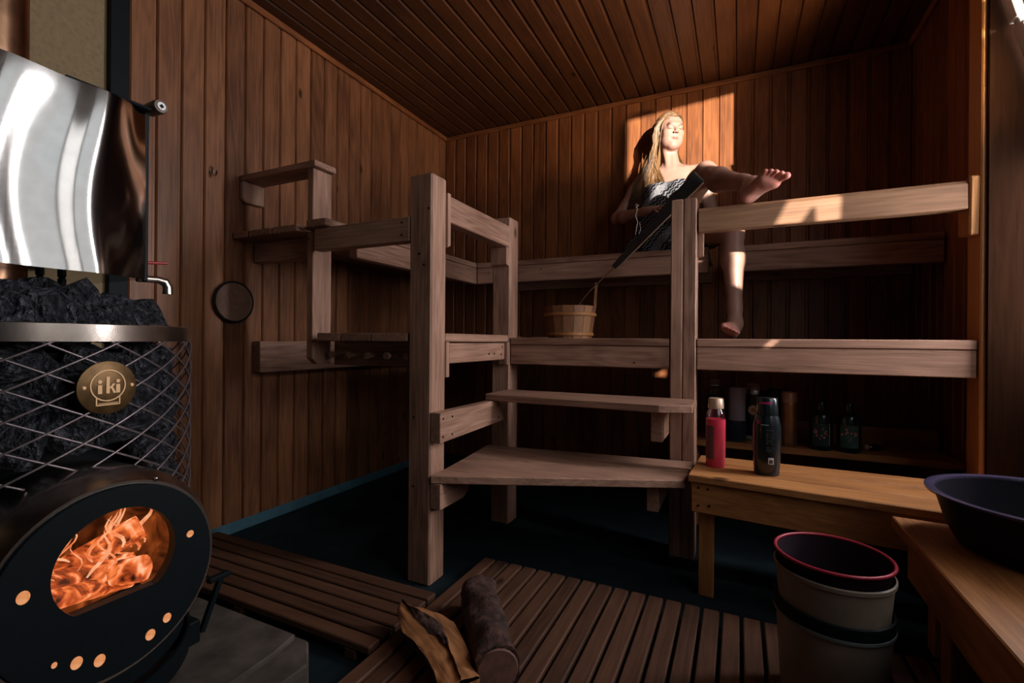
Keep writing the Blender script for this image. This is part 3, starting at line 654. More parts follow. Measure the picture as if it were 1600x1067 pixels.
lathe('knob_badge', [(0, 0), (0.0055, 0), (0.0055, 0.001), (0, 0.001)], (TX-0.0100, 0.686, 1.4515), BLACK, tk, 4, rot=(0, PI/2, 0))
RED = plain('red_tap_lever', (0.35, 0.03, 0.03), 0.4)
tube('tap', [(TX-0.05, 0.655, 1.025), (TX-0.05, 0.70, 1.027), (TX-0.045, 0.715, 1.022), (TX-0.045, 0.722, 1.01), (TX-0.045, 0.722, 0.992)], [0.009, 0.009, 0.011, 0.011, 0.012], STEEL2, tk, 12)
tube('tap_lever', [(TX-0.05, 0.672, 1.066), (TX-0.045, 0.72, 1.071)], [0.004, 0.0035], RED, tk, 8); tube('tap_stem', [(TX-0.05, 0.674, 1.03), (TX-0.05, 0.674, 1.066)], 0.004, BLACK, tk, 8)
for yy in (0.52, 0.56): box('support_foot', TX-0.2, TX-0.18, yy, yy+0.012, 0.95, TZ0, BLACK, tk)

# ------------------------------------------------------------------ left wall fittings
vd = empty('vent_cover', (XL+0.0, 1.385, 1.043), 'round dark wooden vent cover on the left wall', 'vent cover')
DKW = wood('dark_vent_wood', (0.16, 0.078, 0.048), (0.06, 0.027, 0.017), 'z', 0.5, knots=False)
lathe('disc', [(0, 0.0), (0.088, 0.0), (0.090, 0.004), (0.090, 0.016), (0.084, 0.022), (0, 0.022)], (XL, 1.385, 1.043), DKW, vd, 48, rot=(0, PI/2, 0))
vr = addobj('rim', bm2me(torus_bm(0.089, 0.0045, 48, 8), 'rim', BLACK, True), vd, (0.02, 0, 0), (0, PI/2, 0))
hk = empty('wall_hook', (XL, 1.289, 1.598), 'small chrome coat hook on the left wall planks', 'hook')
lathe('plate', [(0, 0), (0.011, 0), (0.009, 0.004), (0, 0.005)], (XL, 1.289, 1.605), CHROME, hk, 16, 1.7, 1, (0, PI/2, 0))
tube('prong', [(XL+0.003, 1.289, 1.59), (XL+0.02, 1.289, 1.575), (XL+0.034, 1.289, 1.58), (XL+0.038, 1.289, 1.597)], [0.004, 0.004, 0.004, 0.005], CHROME, hk, 8)

# ------------------------------------------------------------------ bucket with ladle
bx, by, bz = -0.795, 2.37, 0.893
PAIL = wood('pail_wood', (0.40, 0.19, 0.09), (0.17, 0.07, 0.035), 'z', 0.5)
pail = empty('sauna_bucket', (bx, by, bz), 'wooden stave bucket with two hoops on the lower bench', 'bucket')
ns = 15; h_ = 0.165; rb0, rb1 = 0.112, 0.136
for k in range(ns):
    a0, a1 = 2*PI*k/ns+0.006, 2*PI*(k+1)/ns-0.006; tall = k == 0
    bm = bmesh.new(); hh = h_ + (0.125 if tall else 0.0)
    def rr_(z): return rb0 + (rb1-rb0)*z/h_
    A0, A1 = (a0, a1) if not tall else (a0, a1)
    vs_ = []
    for z in ((0, h_, hh) if tall else (0, h_)):
        f_ = 0.36 if (tall and z > h_) else 1.0; am = (A0+A1)/2; r_o = rr_(z) if z <= h_ else rr_(h_)+0.006
        vs_.append([bm.verts.new((r*math.cos(am+s*(A1-A0)/2*f_), r*math.sin(am+s*(A1-A0)/2*f_), z)) for r, s in ((r_o, -1), (r_o, 1), (r_o-0.014, 1), (r_o-0.014, -1))])
    for p, q in zip(vs_, vs_[1:]):
        for i in range(4): bm.faces.new((p[i], p[(i+1) % 4], q[(i+1) % 4], q[i]))
    bm.faces.new(vs_[0][::-1]); bm.faces.new(vs_[-1])
    addobj('stave', bm2me(bm, 'stave', PAIL), pail, (0, 0, 0), (0, 0, 0.15))
for zz in (0.022, 0.122):
    rq = rb0 + (rb1-rb0)*zz/h_
    lathe('hoop', [(rq, zz-0.009), (rq+0.006, zz-0.007), (rq+0.0075, zz), (rq+0.006, zz+0.008), (rq+0.002, zz+0.009), (rq, zz-0.009)], (bx, by, bz), WARM['x'], pail, 40)
lathe('bottom', [(0, 0.012), (0.1, 0.012), (0.1, 0.02), (0, 0.02)], (bx, by, bz), PAIL, pail, 24)
ldl = empty('ladle', (-0.57, 2.38, 1.25), 'long dark ladle leaning from the bucket against the right post', 'ladle')
LD0, LD1 = Vector((-0.573, 2.40, 1.257)), Vector((-0.158, 2.205, 1.598))
ax = (LD1-LD0).normalized(); cdir = (Vector((0, 0, H)) - (LD0+LD1)/2); cdir[2] += 0.0; nrm = (Vector((0.05, -1, -0.15)) - ax*ax.dot(Vector((0.05, -1, -0.15)))).normalized(); sd_ = ax.cross(nrm)
bm = bmesh.new(); rr2 = []
for t, wd, th in ((0, 0.012, 0.011), (0.15, 0.0165, 0.012), (0.6, 0.024, 0.013), (0.97, 0.031, 0.014), (1.0, 0.029, 0.012)):
    c = LD0.lerp(LD1, t) - ldl.location; rr2.append([bm.verts.new(c + sd_*wd*s1 + nrm*th*s2) for s1, s2 in ((-1, -1), (1, -1), (1, 1), (-1, 1))])
for p, q in zip(rr2, rr2[1:]):
    for i in range(4): bm.faces.new((p[i], p[(i+1) % 4], q[(i+1) % 4], q[i]))
bm.faces.new(rr2[0][::-1]); bm.faces.new(rr2[-1]); bmesh.ops.bevel(bm, geom=bm.edges[:], offset=0.0025, segments=1, affect='EDGES')
ES = 1 if sd_.z < 0 else -1
EDG = plain('lit_edge_wood', (.5, .33, .2), .5)  # pale colour paints the light line on the handle's lower edge
LDW = plain('black_stained_wood', (0.018, 0.018, 0.02), 0.35, 0, 0.3, 60)
addobj('handle', bm2me(bm, 'handle', LDW), ldl)
bm = bmesh.new(); q4 = []
for t, wd, th in ((0.12, 0.0165, 0.010), (0.6, 0.0245, 0.0115), (0.985, 0.0315, 0.0125)):
    c = LD0.lerp(LD1, t) - ldl.location; q4.append([bm.verts.new(c + sd_*wd*ES + nrm*th*s2 + sd_*s3*ES) for s2, s3 in ((-1, 0), (1, 0), (1, .0025), (-1, .0025))])
for p, q in zip(q4, q4[1:]):
    for i in range(4): bm.faces.new((p[i], p[(i+1) % 4], q[(i+1) % 4], q[i]))
bm.faces.new(q4[0][::-1]); bm.faces.new(q4[-1])
addobj('lit_edge', bm2me(bm, 'lit_edge', EDG), ldl)['label'] = 'pale strip drawing the lit lower edge'
RODM = plain('bronze_rod', (0.3, 0.17, 0.09), 0.35, 0.9)
tube('rod', [LD0, LD0 + Vector((-0.13, -0.012, -0.125)), (-0.775, 2.36, 1.03), (-0.79, 2.36, 0.985)], 0.0035, RODM, ldl, 8)
lathe('scoop', [(0.0, -0.03), (0.03, -0.02), (0.042, 0.0), (0.04, 0.0), (0.028, -0.018), (0, -0.027)], (-0.79, 2.36, 0.985), RODM, ldl, 24)

# ------------------------------------------------------------------ bottles
PINK = plain('pink_gel', (0.75, 0.05, 0.10), 0.3, coat=0.3); GOLDCAP = plain('bronze_cap', (0.55, 0.36, 0.25), 0.35, 0.4); DKP = plain('black_plastic', (0.008, 0.012, 0.014), 0.25, coat=0.3)
GREYP = plain('grey_plastic', (0.30, 0.27, 0.33), 0.4); NAVY = plain('navy_plastic', (0.012, 0.025, 0.04), 0.3); SILV = plain('silver_cap', (0.6, 0.56, 0.5), 0.25, 0.9)
MAG = plain('magenta_band', (0.55, 0.02, 0.16), 0.4); LABW = plain('pale_print', (0.5, 0.5, 0.52), 0.5); BRZ = plain('bronze_can', (0.34, 0.17, 0.08), 0.35, 0.7); BEIGE = plain('beige_label', (0.55, 0.38, 0.22), 0.5)
GRN = plain('dark_green_bottle', (0.006, 0.022, 0.02), 0.15, coat=0.4); GLAB = plain('teal_label', (0.03, 0.10, 0.085), 0.5, 0, 0.4, 30); RLAB = plain('dusty_red_label', (0.16, 0.05, 0.06), 0.5)
def patch(name, R, a0, a1, z0, z1, mat, parent, sx=1, sy=1, off=0.0006, n=10):
    bm = bmesh.new(); A = [[bm.verts.new(((R+off)*sx*math.cos(a0+(a1-a0)*i/n), (R+off)*sy*math.sin(a0+(a1-a0)*i/n), z)) for z in (z0, z1)] for i in range(n+1)]
    for p, q in zip(A, A[1:]): bm.faces.new((p[0], q[0], q[1], p[1]))
    return addobj(name, bm2me(bm, name, mat, True), parent)
CAMA = lambda x, y: math.atan2(-y, -x)
# pink bottle
t = empty('shower_gel_bottle', (-0.073, 1.878, 0.43), 'pink shower gel bottle with bronze cap on the washing bench', 'bottle'); R = 0.033; ca = CAMA(-0.073, 1.878)
addobj('body', bm2me(lathe_bm([(0, 0), (R*.9, 0), (R, .005), (R, .172), (0, .172)], 28), 'body', PINK, True, 40), t)
addobj('clear_top', bm2me(lathe_bm([(R, .1725), (R*.97, .19), (R*.72, .207), (R*.7, .21), (0, .21)], 28), 'clear_top', BOTGLASS, True, 40), t)
addobj('cap', bm2me(lathe_bm([(R*.82, .211), (R*.78, .243), (R*.7, .247), (0, .248)], 28), 'cap', GOLDCAP, True, 40), t)
patch('label', R, ca-1.25, ca-0.15, .03, .15, RLAB, t)
bm = bmesh.new()
for k in range(9): pass
# black bottle
t = empty('shampoo_bottle', (0.089, 1.840, 0.43), 'large black shampoo bottle with magenta band on the washing bench', 'bottle'); R = 0.043; ca = CAMA(0.089, 1.836)
addobj('body', bm2me(lathe_bm([(0, 0), (R*.82, 0), (R*.9, .006), (R*.98, .06), (R*1.02, .12), (R*1.0, .17), (R*.9, .19), (R*.82, .203), (0, .203)], 32, 1, .75), 'body', DKP, True, 40), t)
addobj('cap', bm2me(lathe_bm([(R*.80, .204), (R*.80, .212), (R*.74, .256), (R*.66, .262), (0, .264)], 32, 1, .8), 'cap', DKP, True, 40), t)
patch('magenta_strip', R*.76, ca-.7, ca+.5, .243, .249, MAG, t, 1, .8, 0.0012)
bm = bmesh.new(); rl = random.Random(5)
for k in range(13):
    z = 0.155-k*0.0058; a0 = ca-.02; a1 = ca+.35+.25*rl.random()
    if k in (1, 9): continue
    q = [bm.verts.new(((R*1.02+.0009)*math.cos(a), .75*(R*1.02+.0009)*math.sin(a), zz)) for a, zz in ((a0, z), (a1, z), (a1, z+.0011), (a0, z+.0011))]; bm.faces.new(q)
addobj('fine_print', bm2me(bm, 'fine_print', plain('dim_print', (0.10, 0.10, 0.11), 0.6)), t)
patch('print_box', R*.96, ca+.12, ca+.52, .042, .064, LABW, t, 1, .75, .0018); patch('print_box', R*.96, ca+.19, ca+.45, .045, .057, plain('dark_print', (0.06, 0.03, 0.04), .5), t, 1, .75, .003)
patch('print_mark', R*1.0, ca-.75, ca-.5, .175, .186, MAG, t, 1, .75, .0012); patch('print_mark', R*1.0, ca-.4, ca+.15, .172, .174, LABW, t, 1, .75, .0016)
# shelf bottles
ZS = 0.42
t = empty('lotion_bottle', (-0.10, 2.47, ZS), 'dark bottle with clear neck and silver cap, first on the shelf', 'bottle')
addobj('body', bm2me(lathe_bm([(0, 0), (.04, 0), (.042, .006), (.042, .20), (.036, .213), (0, .213)], 28), 'body', NAVY, True, 40), t)
addobj('clear_neck', bm2me(lathe_bm([(.036, .2135), (.036, .238), (.02, .252), (0, .252)], 28), 'clear_neck', BOTGLASS, True, 40), t)
addobj('cap', bm2me(lathe_bm([(.031, .2525), (.027, .287), (.024, .29), (0, .29)], 28), 'cap', SILV, True, 40), t)
t = empty('deodorant_bottle', (-0.005, 2.455, ZS), 'navy bottle with tall grey lilac cap on the shelf', 'bottle')
addobj('body', bm2me(lathe_bm([(0, 0), (.037, 0), (.04, .005), (.04, .098), (0, .098)], 28, 1, .75), 'body', NAVY, True, 40), t)
addobj('cap', bm2me(lathe_bm([(.036, .0985), (.037, .235), (.034, .25), (0, .252)], 28, 1, .75), 'cap', GREYP, True, 40), t)
t = empty('conditioner_bottle', (0.065, 2.53, ZS), 'dark bottle with round beige label and silver shoulder on the shelf', 'bottle'); ca = CAMA(.065, 2.53)
addobj('body', bm2me(lathe_bm([(0, 0), (.042, 0), (.045, .006), (.045, .17), (.043, .215), (0, .216)], 28, 1, .8), 'body', DKP, True, 40), t)
addobj('cap', bm2me(lathe_bm([(.042, .2165), (.041, .235), (.03, .262), (0, .268)], 28, 1, .8), 'cap', SILV, True, 40), t)
bm = bmesh.new(); bmesh.ops.create_circle(bm, cap_ends=True, segments=24, radius=.022); dv = Vector((-.065, -2.53, 0)).normalized()
o = addobj('round_label', bm2me(bm, 'round_label', BEIGE), t, Vector((0, 0, .145)) + dv*.0475); o.rotation_euler = dv.to_track_quat('Z', 'Y').to_euler()
bm = bmesh.new(); bmesh.ops.create_circle(bm, cap_ends=True, segments=20, radius=.010)
o = addobj('round_label', bm2me(bm, 'round_label', BRZ), t, Vector((0, 0, .145)) + dv*.0482); o.rotation_euler = dv.to_track_quat('Z', 'Y').to_euler()
patch('foot_band', .045, ca-1.2, ca+1.2, .004, .022, plain('pale_green_band', (.25, .3, .22), .5), t, 1, .8)
t = empty('round_shoulder_bottle', (0.15, 2.50, ZS), 'round-shouldered black bottle partly hidden behind the large shampoo bottle', 'bottle')
addobj('body', bm2me(lathe_bm([(0, 0), (.05, 0), (.053, .006), (.053, .20), (.045, .23), (.025, .248), (0, .25)], 28, 1, .8), 'body', DKP, True, 40), t)
addobj('base_ring', bm2me(lathe_bm([(.0535, .008), (.0545, .012), (.0535, .016)], 28, 1, .8), 'base_ring', NAVY, True), t)
t = empty('hair_spray_can', (0.205, 2.445, ZS), 'bronze ribbed spray can on the shelf', 'can')
pr = [(0, 0), (.031, 0), (.032, .004)]
for k in range(17): pr += [(.032, .012+k*.0105), (.0326, .015+k*.0105), (.0326, .0185+k*.0105), (.032, .0215+k*.0105)]
addobj('body', bm2me(lathe_bm(pr + [(.031, .195), (0, .195)], 28), 'body', BRZ, True, 25), t)
addobj('cap', bm2me(lathe_bm([(.0315, .1955), (.0315, .238), (.029, .242), (0, .242)], 28), 'cap', GOLDCAP, True, 40), t)
for nm_, (gx, gy), lb, seed, lab in (('green_bottle', (.325, 2.44), 'left of the two dark green bottles with blossom labels', 1, GRN), ('green_bottle', (.425, 2.44), 'right of the two dark green bottles, with pale teal blossom label', 2, GLAB)):
    t = empty(nm_, (gx, gy, ZS), lb, 'bottle', 'blossom label bottles'); ca = CAMA(gx, gy); R = .044
    addobj('body', bm2me(lathe_bm([(0, 0), (R*.94, 0), (R, .006), (R, .135), (R*.9, .15), (R*.45, .163), (R*.36, .17), (0, .17)], 32), 'body', GRN, True, 40), t)
    addobj('cap', bm2me(lathe_bm([(R*.42, .1705), (R*.42, .20), (R*.36, .208), (0, .208)], 24), 'cap', DKP, True, 40), t)
    patch('label', R, ca-.72, ca+.72, .022, .115, GLAB if seed == 2 else plain('deep_green_label', (.012, .05, .042), .5), t)
    patch('label_edge', R, ca+.74, ca+.79, .022, .118, BEIGE, t)
    rf = random.Random(seed)
    PKF = plain('blossom_pink', (.62, .22, .2), .5)
    bm = bmesh.new()
    for k in range(15):
        u_ = -.62 + 1.24*rf.random(); zc = (.045+.03*abs(u_)+.02*rf.random()) if k % 2 else (.09-.045*u_*u_ + .02*rf.random()-.01)
        zc = min(max(zc, .03), .108); c = Vector(((R+.0011)*math.cos(ca+u_), (R+.0011)*math.sin(ca+u_), zc)); nn = Vector((math.cos(ca+u_), math.sin(ca+u_), 0)); tt = Vector((-nn.y, nn.x, 0)); rr_s = .003+.0017*rf.random()
        bm.faces.new([bm.verts.new(c + (tt*math.cos(q*PI/4) + Vector((0, 0, 1))*math.sin(q*PI/4))*rr_s) for q in range(8)])
    addobj('blossoms', bm2me(bm, 'blossoms', PKF), t)['kind'] = 'stuff'
t = empty('small_vial', (.505, 2.50, ZS), 'small dark green vial lying on the shelf', 'bottle')
o = addobj('body', bm2me(lathe_bm([(0, 0), (.013, 0), (.014, .004), (.014, .04), (.008, .05), (0, .05)], 16), 'body', GRN, True, 40), t, (0, 0, .014), (0, PI/2, .2))
o = addobj('cap', bm2me(lathe_bm([(.013, 0), (.013, .016), (0, .016)], 16), 'cap', BEIGE, True, 40), t, (-.017, -.003, .014), (0, PI/2, .2))

# ------------------------------------------------------------------ buckets and basin
TUB = plain('cream_plastic', (0.21, 0.16, 0.125), 0.5, 0, 0.12, 18); REDP = plain('red_plastic_rim', (0.35, 0.02, 0.045), 0.35); MAR = plain('dark_maroon_plastic', (0.014, 0.006, 0.011), 0.55, spec=0.15); PURP = plain('dark_purple_plastic', (0.006, 0.005, 0.011), 0.5, spec=0.15)
KX, KY = 0.197, 1.30
zb = 0.052
b1 = empty('plastic_bucket', (KX, KY, zb), 'cream plastic bucket at the bottom of the stack', 'bucket')
lathe('body', [(0, 0), (.098, 0), (.101, .004), (.112, .205), (.109, .205), (.098, .008), (0, .008)], (KX, KY, zb), TUB, b1, 48)
lathe('rim', [(.1115, .206), (.1155, .206), (.117, .22), (.1165, .238), (.1125, .24), (.1105, .222), (.1115, .206)], (KX, KY, zb), BLACK, b1, 48)
b2 = empty('plastic_bucket', (KX, KY, zb+.22), 'cream plastic bucket nested in the middle of the stack', 'bucket')
lathe('body', [(0, -.12), (.095, -.12), (.106, .0), (.1135, .085), (.1175, .088), (.118, .096), (.1145, .098), (.111, .09), (.1, -.0), (.09, -.11), (0, -.11)], (KX, KY, zb+.22), TUB, b2, 48)
lathe('handle', [(.1145, .035), (.1175, .036), (.1175, .042), (.1145, .043)], (KX, KY, zb+.17), plain('grey_wire', (.12, .13, .14), .4), b2, 48)
b3 = empty('plastic_bucket', (KX, KY, zb+.34), 'dark maroon bucket with bright red rim, topmost of the stack', 'bucket')
lathe('body', [(0, -.12), (.085, -.12), (.1135, .004), (.111, .004), (.083, -.115), (0, -.115)], (KX, KY, zb+.34), MAR, b3, 48)
addobj('rim', bm2me(torus_bm(.1145, .0038, 56, 8), 'rim', REDP, True), b3, (0, 0, .006))
BX, BY = .632, 1.45
bs = empty('wash_basin', (BX, BY, .41), 'large dark purple plastic wash basin on the side bench', 'basin')
lathe('bowl', [(0, .003), (.15, .003), (.165, .008), (.185, .05), (.205, .12), (.202, .121), (.181, .052), (.16, .014), (0, .01)], (BX, BY, .41), PURP, bs, 64)
lathe('rim', [(.2025, .1205), (.214, .119), (.222, .122), (.2225, .127), (.214, .129), (.204, .126), (.2025, .1205)], (BX, BY, .41), plain('purple_rim', (.05, .04, .09), .25, coat=.3), bs, 64)

# ------------------------------------------------------------------ firewood
BARK = plain('dark_bark', (0.05, 0.021, 0.016), 0.85, 0, 0.85, 38, 1.0)
def split_mat():
    m, nt, b = newmat('split_wood'); tc = N(nt, 'ShaderNodeTexCoord'); mp = N(nt, 'ShaderNodeMapping'); mp.inputs['Scale'].default_value = (5, 60, 60); L(nt, tc.outputs['Object'], mp.inputs['Vector'])
    n = N(nt, 'ShaderNodeTexNoise'); n.inputs['Scale'].default_value = 1; n.inputs['Detail'].default_value = 6; L(nt, mp.outputs[0], n.inputs['Vector'])
    r = ramp(nt, [(.3, (.13, .045, .014)), (.7, (.52, .22, .08))]); L(nt, n.outputs['Fac'], r.inputs['Fac']); L(nt, r.outputs['Color'], b.inputs['Base Color']); b.inputs['Roughness'].default_value = .7
    bp = N(nt, 'ShaderNodeBump'); bp.inputs['Strength'].default_value = .6; bp.inputs['Distance'].default_value = .004; L(nt, n.outputs['Fac'], bp.inputs['Height']); L(nt, bp.outputs['Normal'], b.inputs['Normal'])
    return m
SPLIT = split_mat()
f1 = empty('firewood', (-0.72, 0.99, 0.052), 'split firewood log with pale split face on the duckboard', 'firewood')
A0, A1 = Vector((-0.865, 1.11, 0.112)), Vector((-0.545, 0.915, 0.112)); axd = (A1-A0).normalized(); sdv = Vector((-axd.y, axd.x, 0)); ln = (A1-A0).length
M4 = Matrix((axd, sdv, Vector((0, 0, 1)))).transposed().to_4x4(); M4.translation = (A0+A1)/2
def lw(t): return 0.012 + 0.046*min(1, t*3.2)**0.8*(1 + 0.16*math.sin(5*t+.6)) - 0.012*max(0, t-.6)
def lc(t): return 0.02*math.sin(4.2*t-.5)
bm = bmesh.new(); nb = 22; rings = []
for i in range(nb+1):
    t_ = i/nb; x = -ln/2+ln*t_; wdt = lw(t_); ring = []
    for k in range(10):
        a = PI + PI*k/9; rr_ = 1 + .12*mnoise.noise(Vector((x*20, math.cos(a)*2, math.sin(a)*2)))
        ring.append(bm.verts.new((x, lc(t_) + wdt*math.cos(a)*rr_, (0.056 if k not in (0, 9) else 0)*math.sin(a)*rr_*min(1, .35+t_*3) + (0.0 if k in (0, 9) else 0))))
    rings.append(ring)
for p, q in zip(rings, rings[1:]):
    for k in range(9): bm.faces.new((p[k], p[k+1], q[k+1], q[k]))
bm.faces.new(rings[0])
bo = addobj('bark', bm2me(bm, 'bark', BARK, True, 60), f1); bo.matrix_local = Matrix.Translation(-f1.location) @ M4
def topgrid(wf, h0, name, mat, jit, zoff):
    bm = bmesh.new(); G = []
    for i in range(nb*2+1):
        t_ = i/(nb*2); x = -ln/2+ln*t_; G.append([])
        for k in range(11):
            s_ = -1+2*k/10; wdt = lw(t_)*wf(t_)
            G[-1].append(bm.verts.new((x, lc(t_)+s_*wdt, zoff + h0*(1-s_*s_) + jit*mnoise.noise(Vector((x*30, s_*4, 3.3))))))
    for a, b in zip(G, G[1:]):
        for k in range(10): bm.faces.new((a[k], a[k+1], b[k+1], b[k]))
    o = addobj(name, bm2me(bm, name, mat, True, 60), f1); o.matrix_local = Matrix.Translation(-f1.location) @ M4
topgrid(lambda t: 1.0, 0.012, 'split_face', SPLIT, 0.006, 0.0)
topgrid(lambda t: 0.42*math.sin(PI*min(1, max(0, (t-.08)/.62)))**.7+.001 if .08 < t < .7 else 0.001, 0.014, 'rotten_core', BARK, 0.008, 0.006)
bm = bmesh.new(); ts = 1.0; bm.faces.new([bm.verts.new((ln/2, lc(1)+lw(1)*math.cos(PI+PI*k/9), 0.056*math.sin(PI+PI*k/9))) for k in range(10)])
o = addobj('end_face', bm2me(bm, 'end_face', SPLIT), f1); o.matrix_local = Matrix.Translation(-f1.location) @ M4
f2 = empty('firewood', (-0.62, 1.12, 0.052), 'round firewood log covered in dark bark', 'firewood')
B0, B1 = Vector((-0.72, 1.275, 0.108)), Vector((-0.505, 0.995, 0.108)); o = addobj('bark', logmesh(0.055, (B1-B0).length, 4.2, BARK, 26, 24, .24), f2); dB = (B1-B0).normalized()
o.matrix_local = Matrix.Translation((B0+B1)/2 - f2.location) @ Matrix((dB, Vector((-dB.y, dB.x, 0)), Vector((0, 0, 1)))).transposed().to_4x4()
o = addobj('end_face', bm2me(lathe_bm([(0, .004), (.047, .004), (.05, 0)], 20), 'end_face', plain('brown_end_grain', (.16, .07, .05), .8, 0, .3, 40), True, 40), f2, B1 - f2.location); o.rotation_euler = dB.to_track_quat('Z', 'Y').to_euler()

# ------------------------------------------------------------------ the woman (one continuous surface grown on a grid)
def axis_grid(lo, hi, base, fine):
    out = [lo]
    while out[-1] < hi:
        x = out[-1]; st_ = base
        for a, b, s_ in fine:
            if a - base <= x <= b: st_ = min(st_, s_)
        out.append(x+st_)
    return np.array(out, np.float32)
class Field:
    def __init__(self, xs, ys, zs): self.ax = (xs, ys, zs); self.F = np.full((len(xs), len(ys), len(zs)), 0.3, np.float32)
    def sub(self, lo, hi):
        sl = []
        for a, l, h in zip(self.ax, lo, hi):
            i0 = max(0, int(np.searchsorted(a, l))-1); i1 = min(len(a), int(np.searchsorted(a, h))+1); sl.append(slice(i0, max(i1, i0+1)))
        g = np.meshgrid(self.ax[0][sl[0]], self.ax[1][sl[1]], self.ax[2][sl[2]], indexing='ij', sparse=True)
        return tuple(sl), g
    def put(self, d, sl, k, op):
        f = self.F[sl]
        if op == 'add':
            h = np.clip(0.5+0.5*(f-d)/k, 0, 1); self.F[sl] = f*(1-h) + d*h - k*h*(1-h)
        else:
            h = np.clip(0.5-0.5*(f+d)/k, 0, 1); self.F[sl] = f*(1-h) - d*h + k*h*(1-h)
    def cone(self, a, b, ra, rb, k=0.02, op='add', pad=0.03):
        a = np.array(a, np.float32); b = np.array(b, np.float32); m = max(ra, rb)+k+pad
        sl, g = self.sub(np.minimum(a, b)-m, np.maximum(a, b)+m)
        ab = b-a; L2 = float(ab@ab)+1e-9
        px, py, pz = g[0]-a[0], g[1]-a[1], g[2]-a[2]
        t = np.clip((px*ab[0]+py*ab[1]+pz*ab[2])/L2, 0, 1)
        d = np.sqrt((px-t*ab[0])**2+(py-t*ab[1])**2+(pz-t*ab[2])**2) - (ra+(rb-ra)*t)
        self.put(d, sl, k, op)
    def ell(self, c, r, k=0.02, op='add', M=None, pad=0.03):
        c = np.array(c, np.float32); m = max(r)+k+pad; sl, g = self.sub(c-m, c+m)
        p = [g[i]-c[i] for i in range(3)]
        if M is not None: p = [p[0]*M[j][0]+p[1]*M[j][1]+p[2]*M[j][2] for j in range(3)]
        k0 = np.sqrt((p[0]/r[0])**2+(p[1]/r[1])**2+(p[2]/r[2])**2); k1 = np.sqrt((p[0]/r[0]**2)**2+(p[1]/r[1]**2)**2+(p[2]/r[2]**2)**2)+1e-9
        self.put(k0*(k0-1)/k1, sl, k, op)
    def mesh(self, name, relax=2):
        F = self.F; X, Y, Z = self.ax; I = F < 0
        n = [s-1 for s in F.shape]; cnt = np.zeros(n, np.uint8)
        for dx in (0, 1):
            for dy in (0, 1):
                for dz in (0, 1): cnt += I[dx:dx+n[0], dy:dy+n[1], dz:dz+n[2]]
        act = np.argwhere((cnt > 0) & (cnt < 8)); idx = np.full(n, -1, np.int32); idx[act[:, 0], act[:, 1], act[:, 2]] = np.arange(len(act))
        S = np.zeros((len(act), 3)); C = np.zeros(len(act)); P = [X, Y, Z]
        for ax_ in range(3):
            o1, o2 = [q for q in range(3) if q != ax_]
            for a in (0, 1):
                for b in (0, 1):
                    i0 = act.copy(); i0[:, o1] += a; i0[:, o2] += b; i1 = i0.copy(); i1[:, ax_] += 1
                    f0 = F[i0[:, 0], i0[:, 1], i0[:, 2]]; f1_ = F[i1[:, 0], i1[:, 1], i1[:, 2]]; m = (f0 < 0) != (f1_ < 0)
                    t = np.where(m, f0/np.where(m, f0-f1_, 1), 0); pos = np.stack([P[q][i0[:, q]] for q in range(3)], 1).astype(float)
                    pos[:, ax_] += t*(P[ax_][i1[:, ax_]]-P[ax_][i0[:, ax_]]); S += pos*m[:, None]; C += m
        V = S/C[:, None]; Q = []
        for ax_ in range(3):
            o1, o2 = [(1, 2), (2, 0), (0, 1)][ax_]
            sl0 = [slice(1, -1)]*3; sl0[ax_] = slice(0, -1); sl1 = list(sl0); sl1[ax_] = slice(1, None)
            A, B = I[tuple(sl0)], I[tuple(sl1)]; e = np.argwhere(A != B)
            if not len(e): continue
            base = e.copy()
            for q in range(3):
                if q != ax_: base[:, q] += 1
            fl_ = A[e[:, 0], e[:, 1], e[:, 2]]
            def at_(d1, d2):
                q = base.copy(); q[:, o1] += d1; q[:, o2] += d2; return idx[q[:, 0], q[:, 1], q[:, 2]]
            quad = np.stack([at_(-1, -1), at_(0, -1), at_(0, 0), at_(-1, 0)], 1)
            quad[~fl_] = quad[~fl_][:, ::-1]; Q.append(quad)
        Q = np.concatenate(Q); Q = Q[(Q >= 0).all(1)]
        for _ in range(relax):
            acc = np.zeros_like(V); c2 = np.zeros(len(V))
            for i in range(4):
                j = (i+1) % 4; np.add.at(acc, Q[:, i], V[Q[:, j]]); np.add.at(acc, Q[:, j], V[Q[:, i]]); np.add.at(c2, Q[:, i], 1); np.add.at(c2, Q[:, j], 1)
            V = 0.5*V + 0.5*acc/np.maximum(c2, 1)[:, None]
        me = bpy.data.meshes.new(name); me.vertices.add(len(V)); me.vertices.foreach_set('co', V.astype(np.float32).ravel())
        me.loops.add(len(Q)*4); me.loops.foreach_set('vertex_index', Q.astype(np.int32).ravel()); me.polygons.add(len(Q)); me.polygons.foreach_set('loop_start', np.arange(0, len(Q)*4, 4, dtype=np.int32))
        me.polygons.foreach_set('use_smooth', np.ones(len(Q), bool)); me.update(calc_edges=True); me.validate()
        return me, V
V3 = lambda *a: np.array(a, float)
nz_ = lambda v: v/np.linalg.norm(v)
HC = V3(-0.376, 2.955, 2.122)
hf = nz_(V3(0.47, -0.87, -0.05)); hl = nz_(np.cross(V3(0.04, 0.0, 1), hf)); hu = np.cross(hf, hl)
hd = lambda l, f, u: HC + hl*l + hf*f + hu*u
HM = np.array([hl, hf, hu])
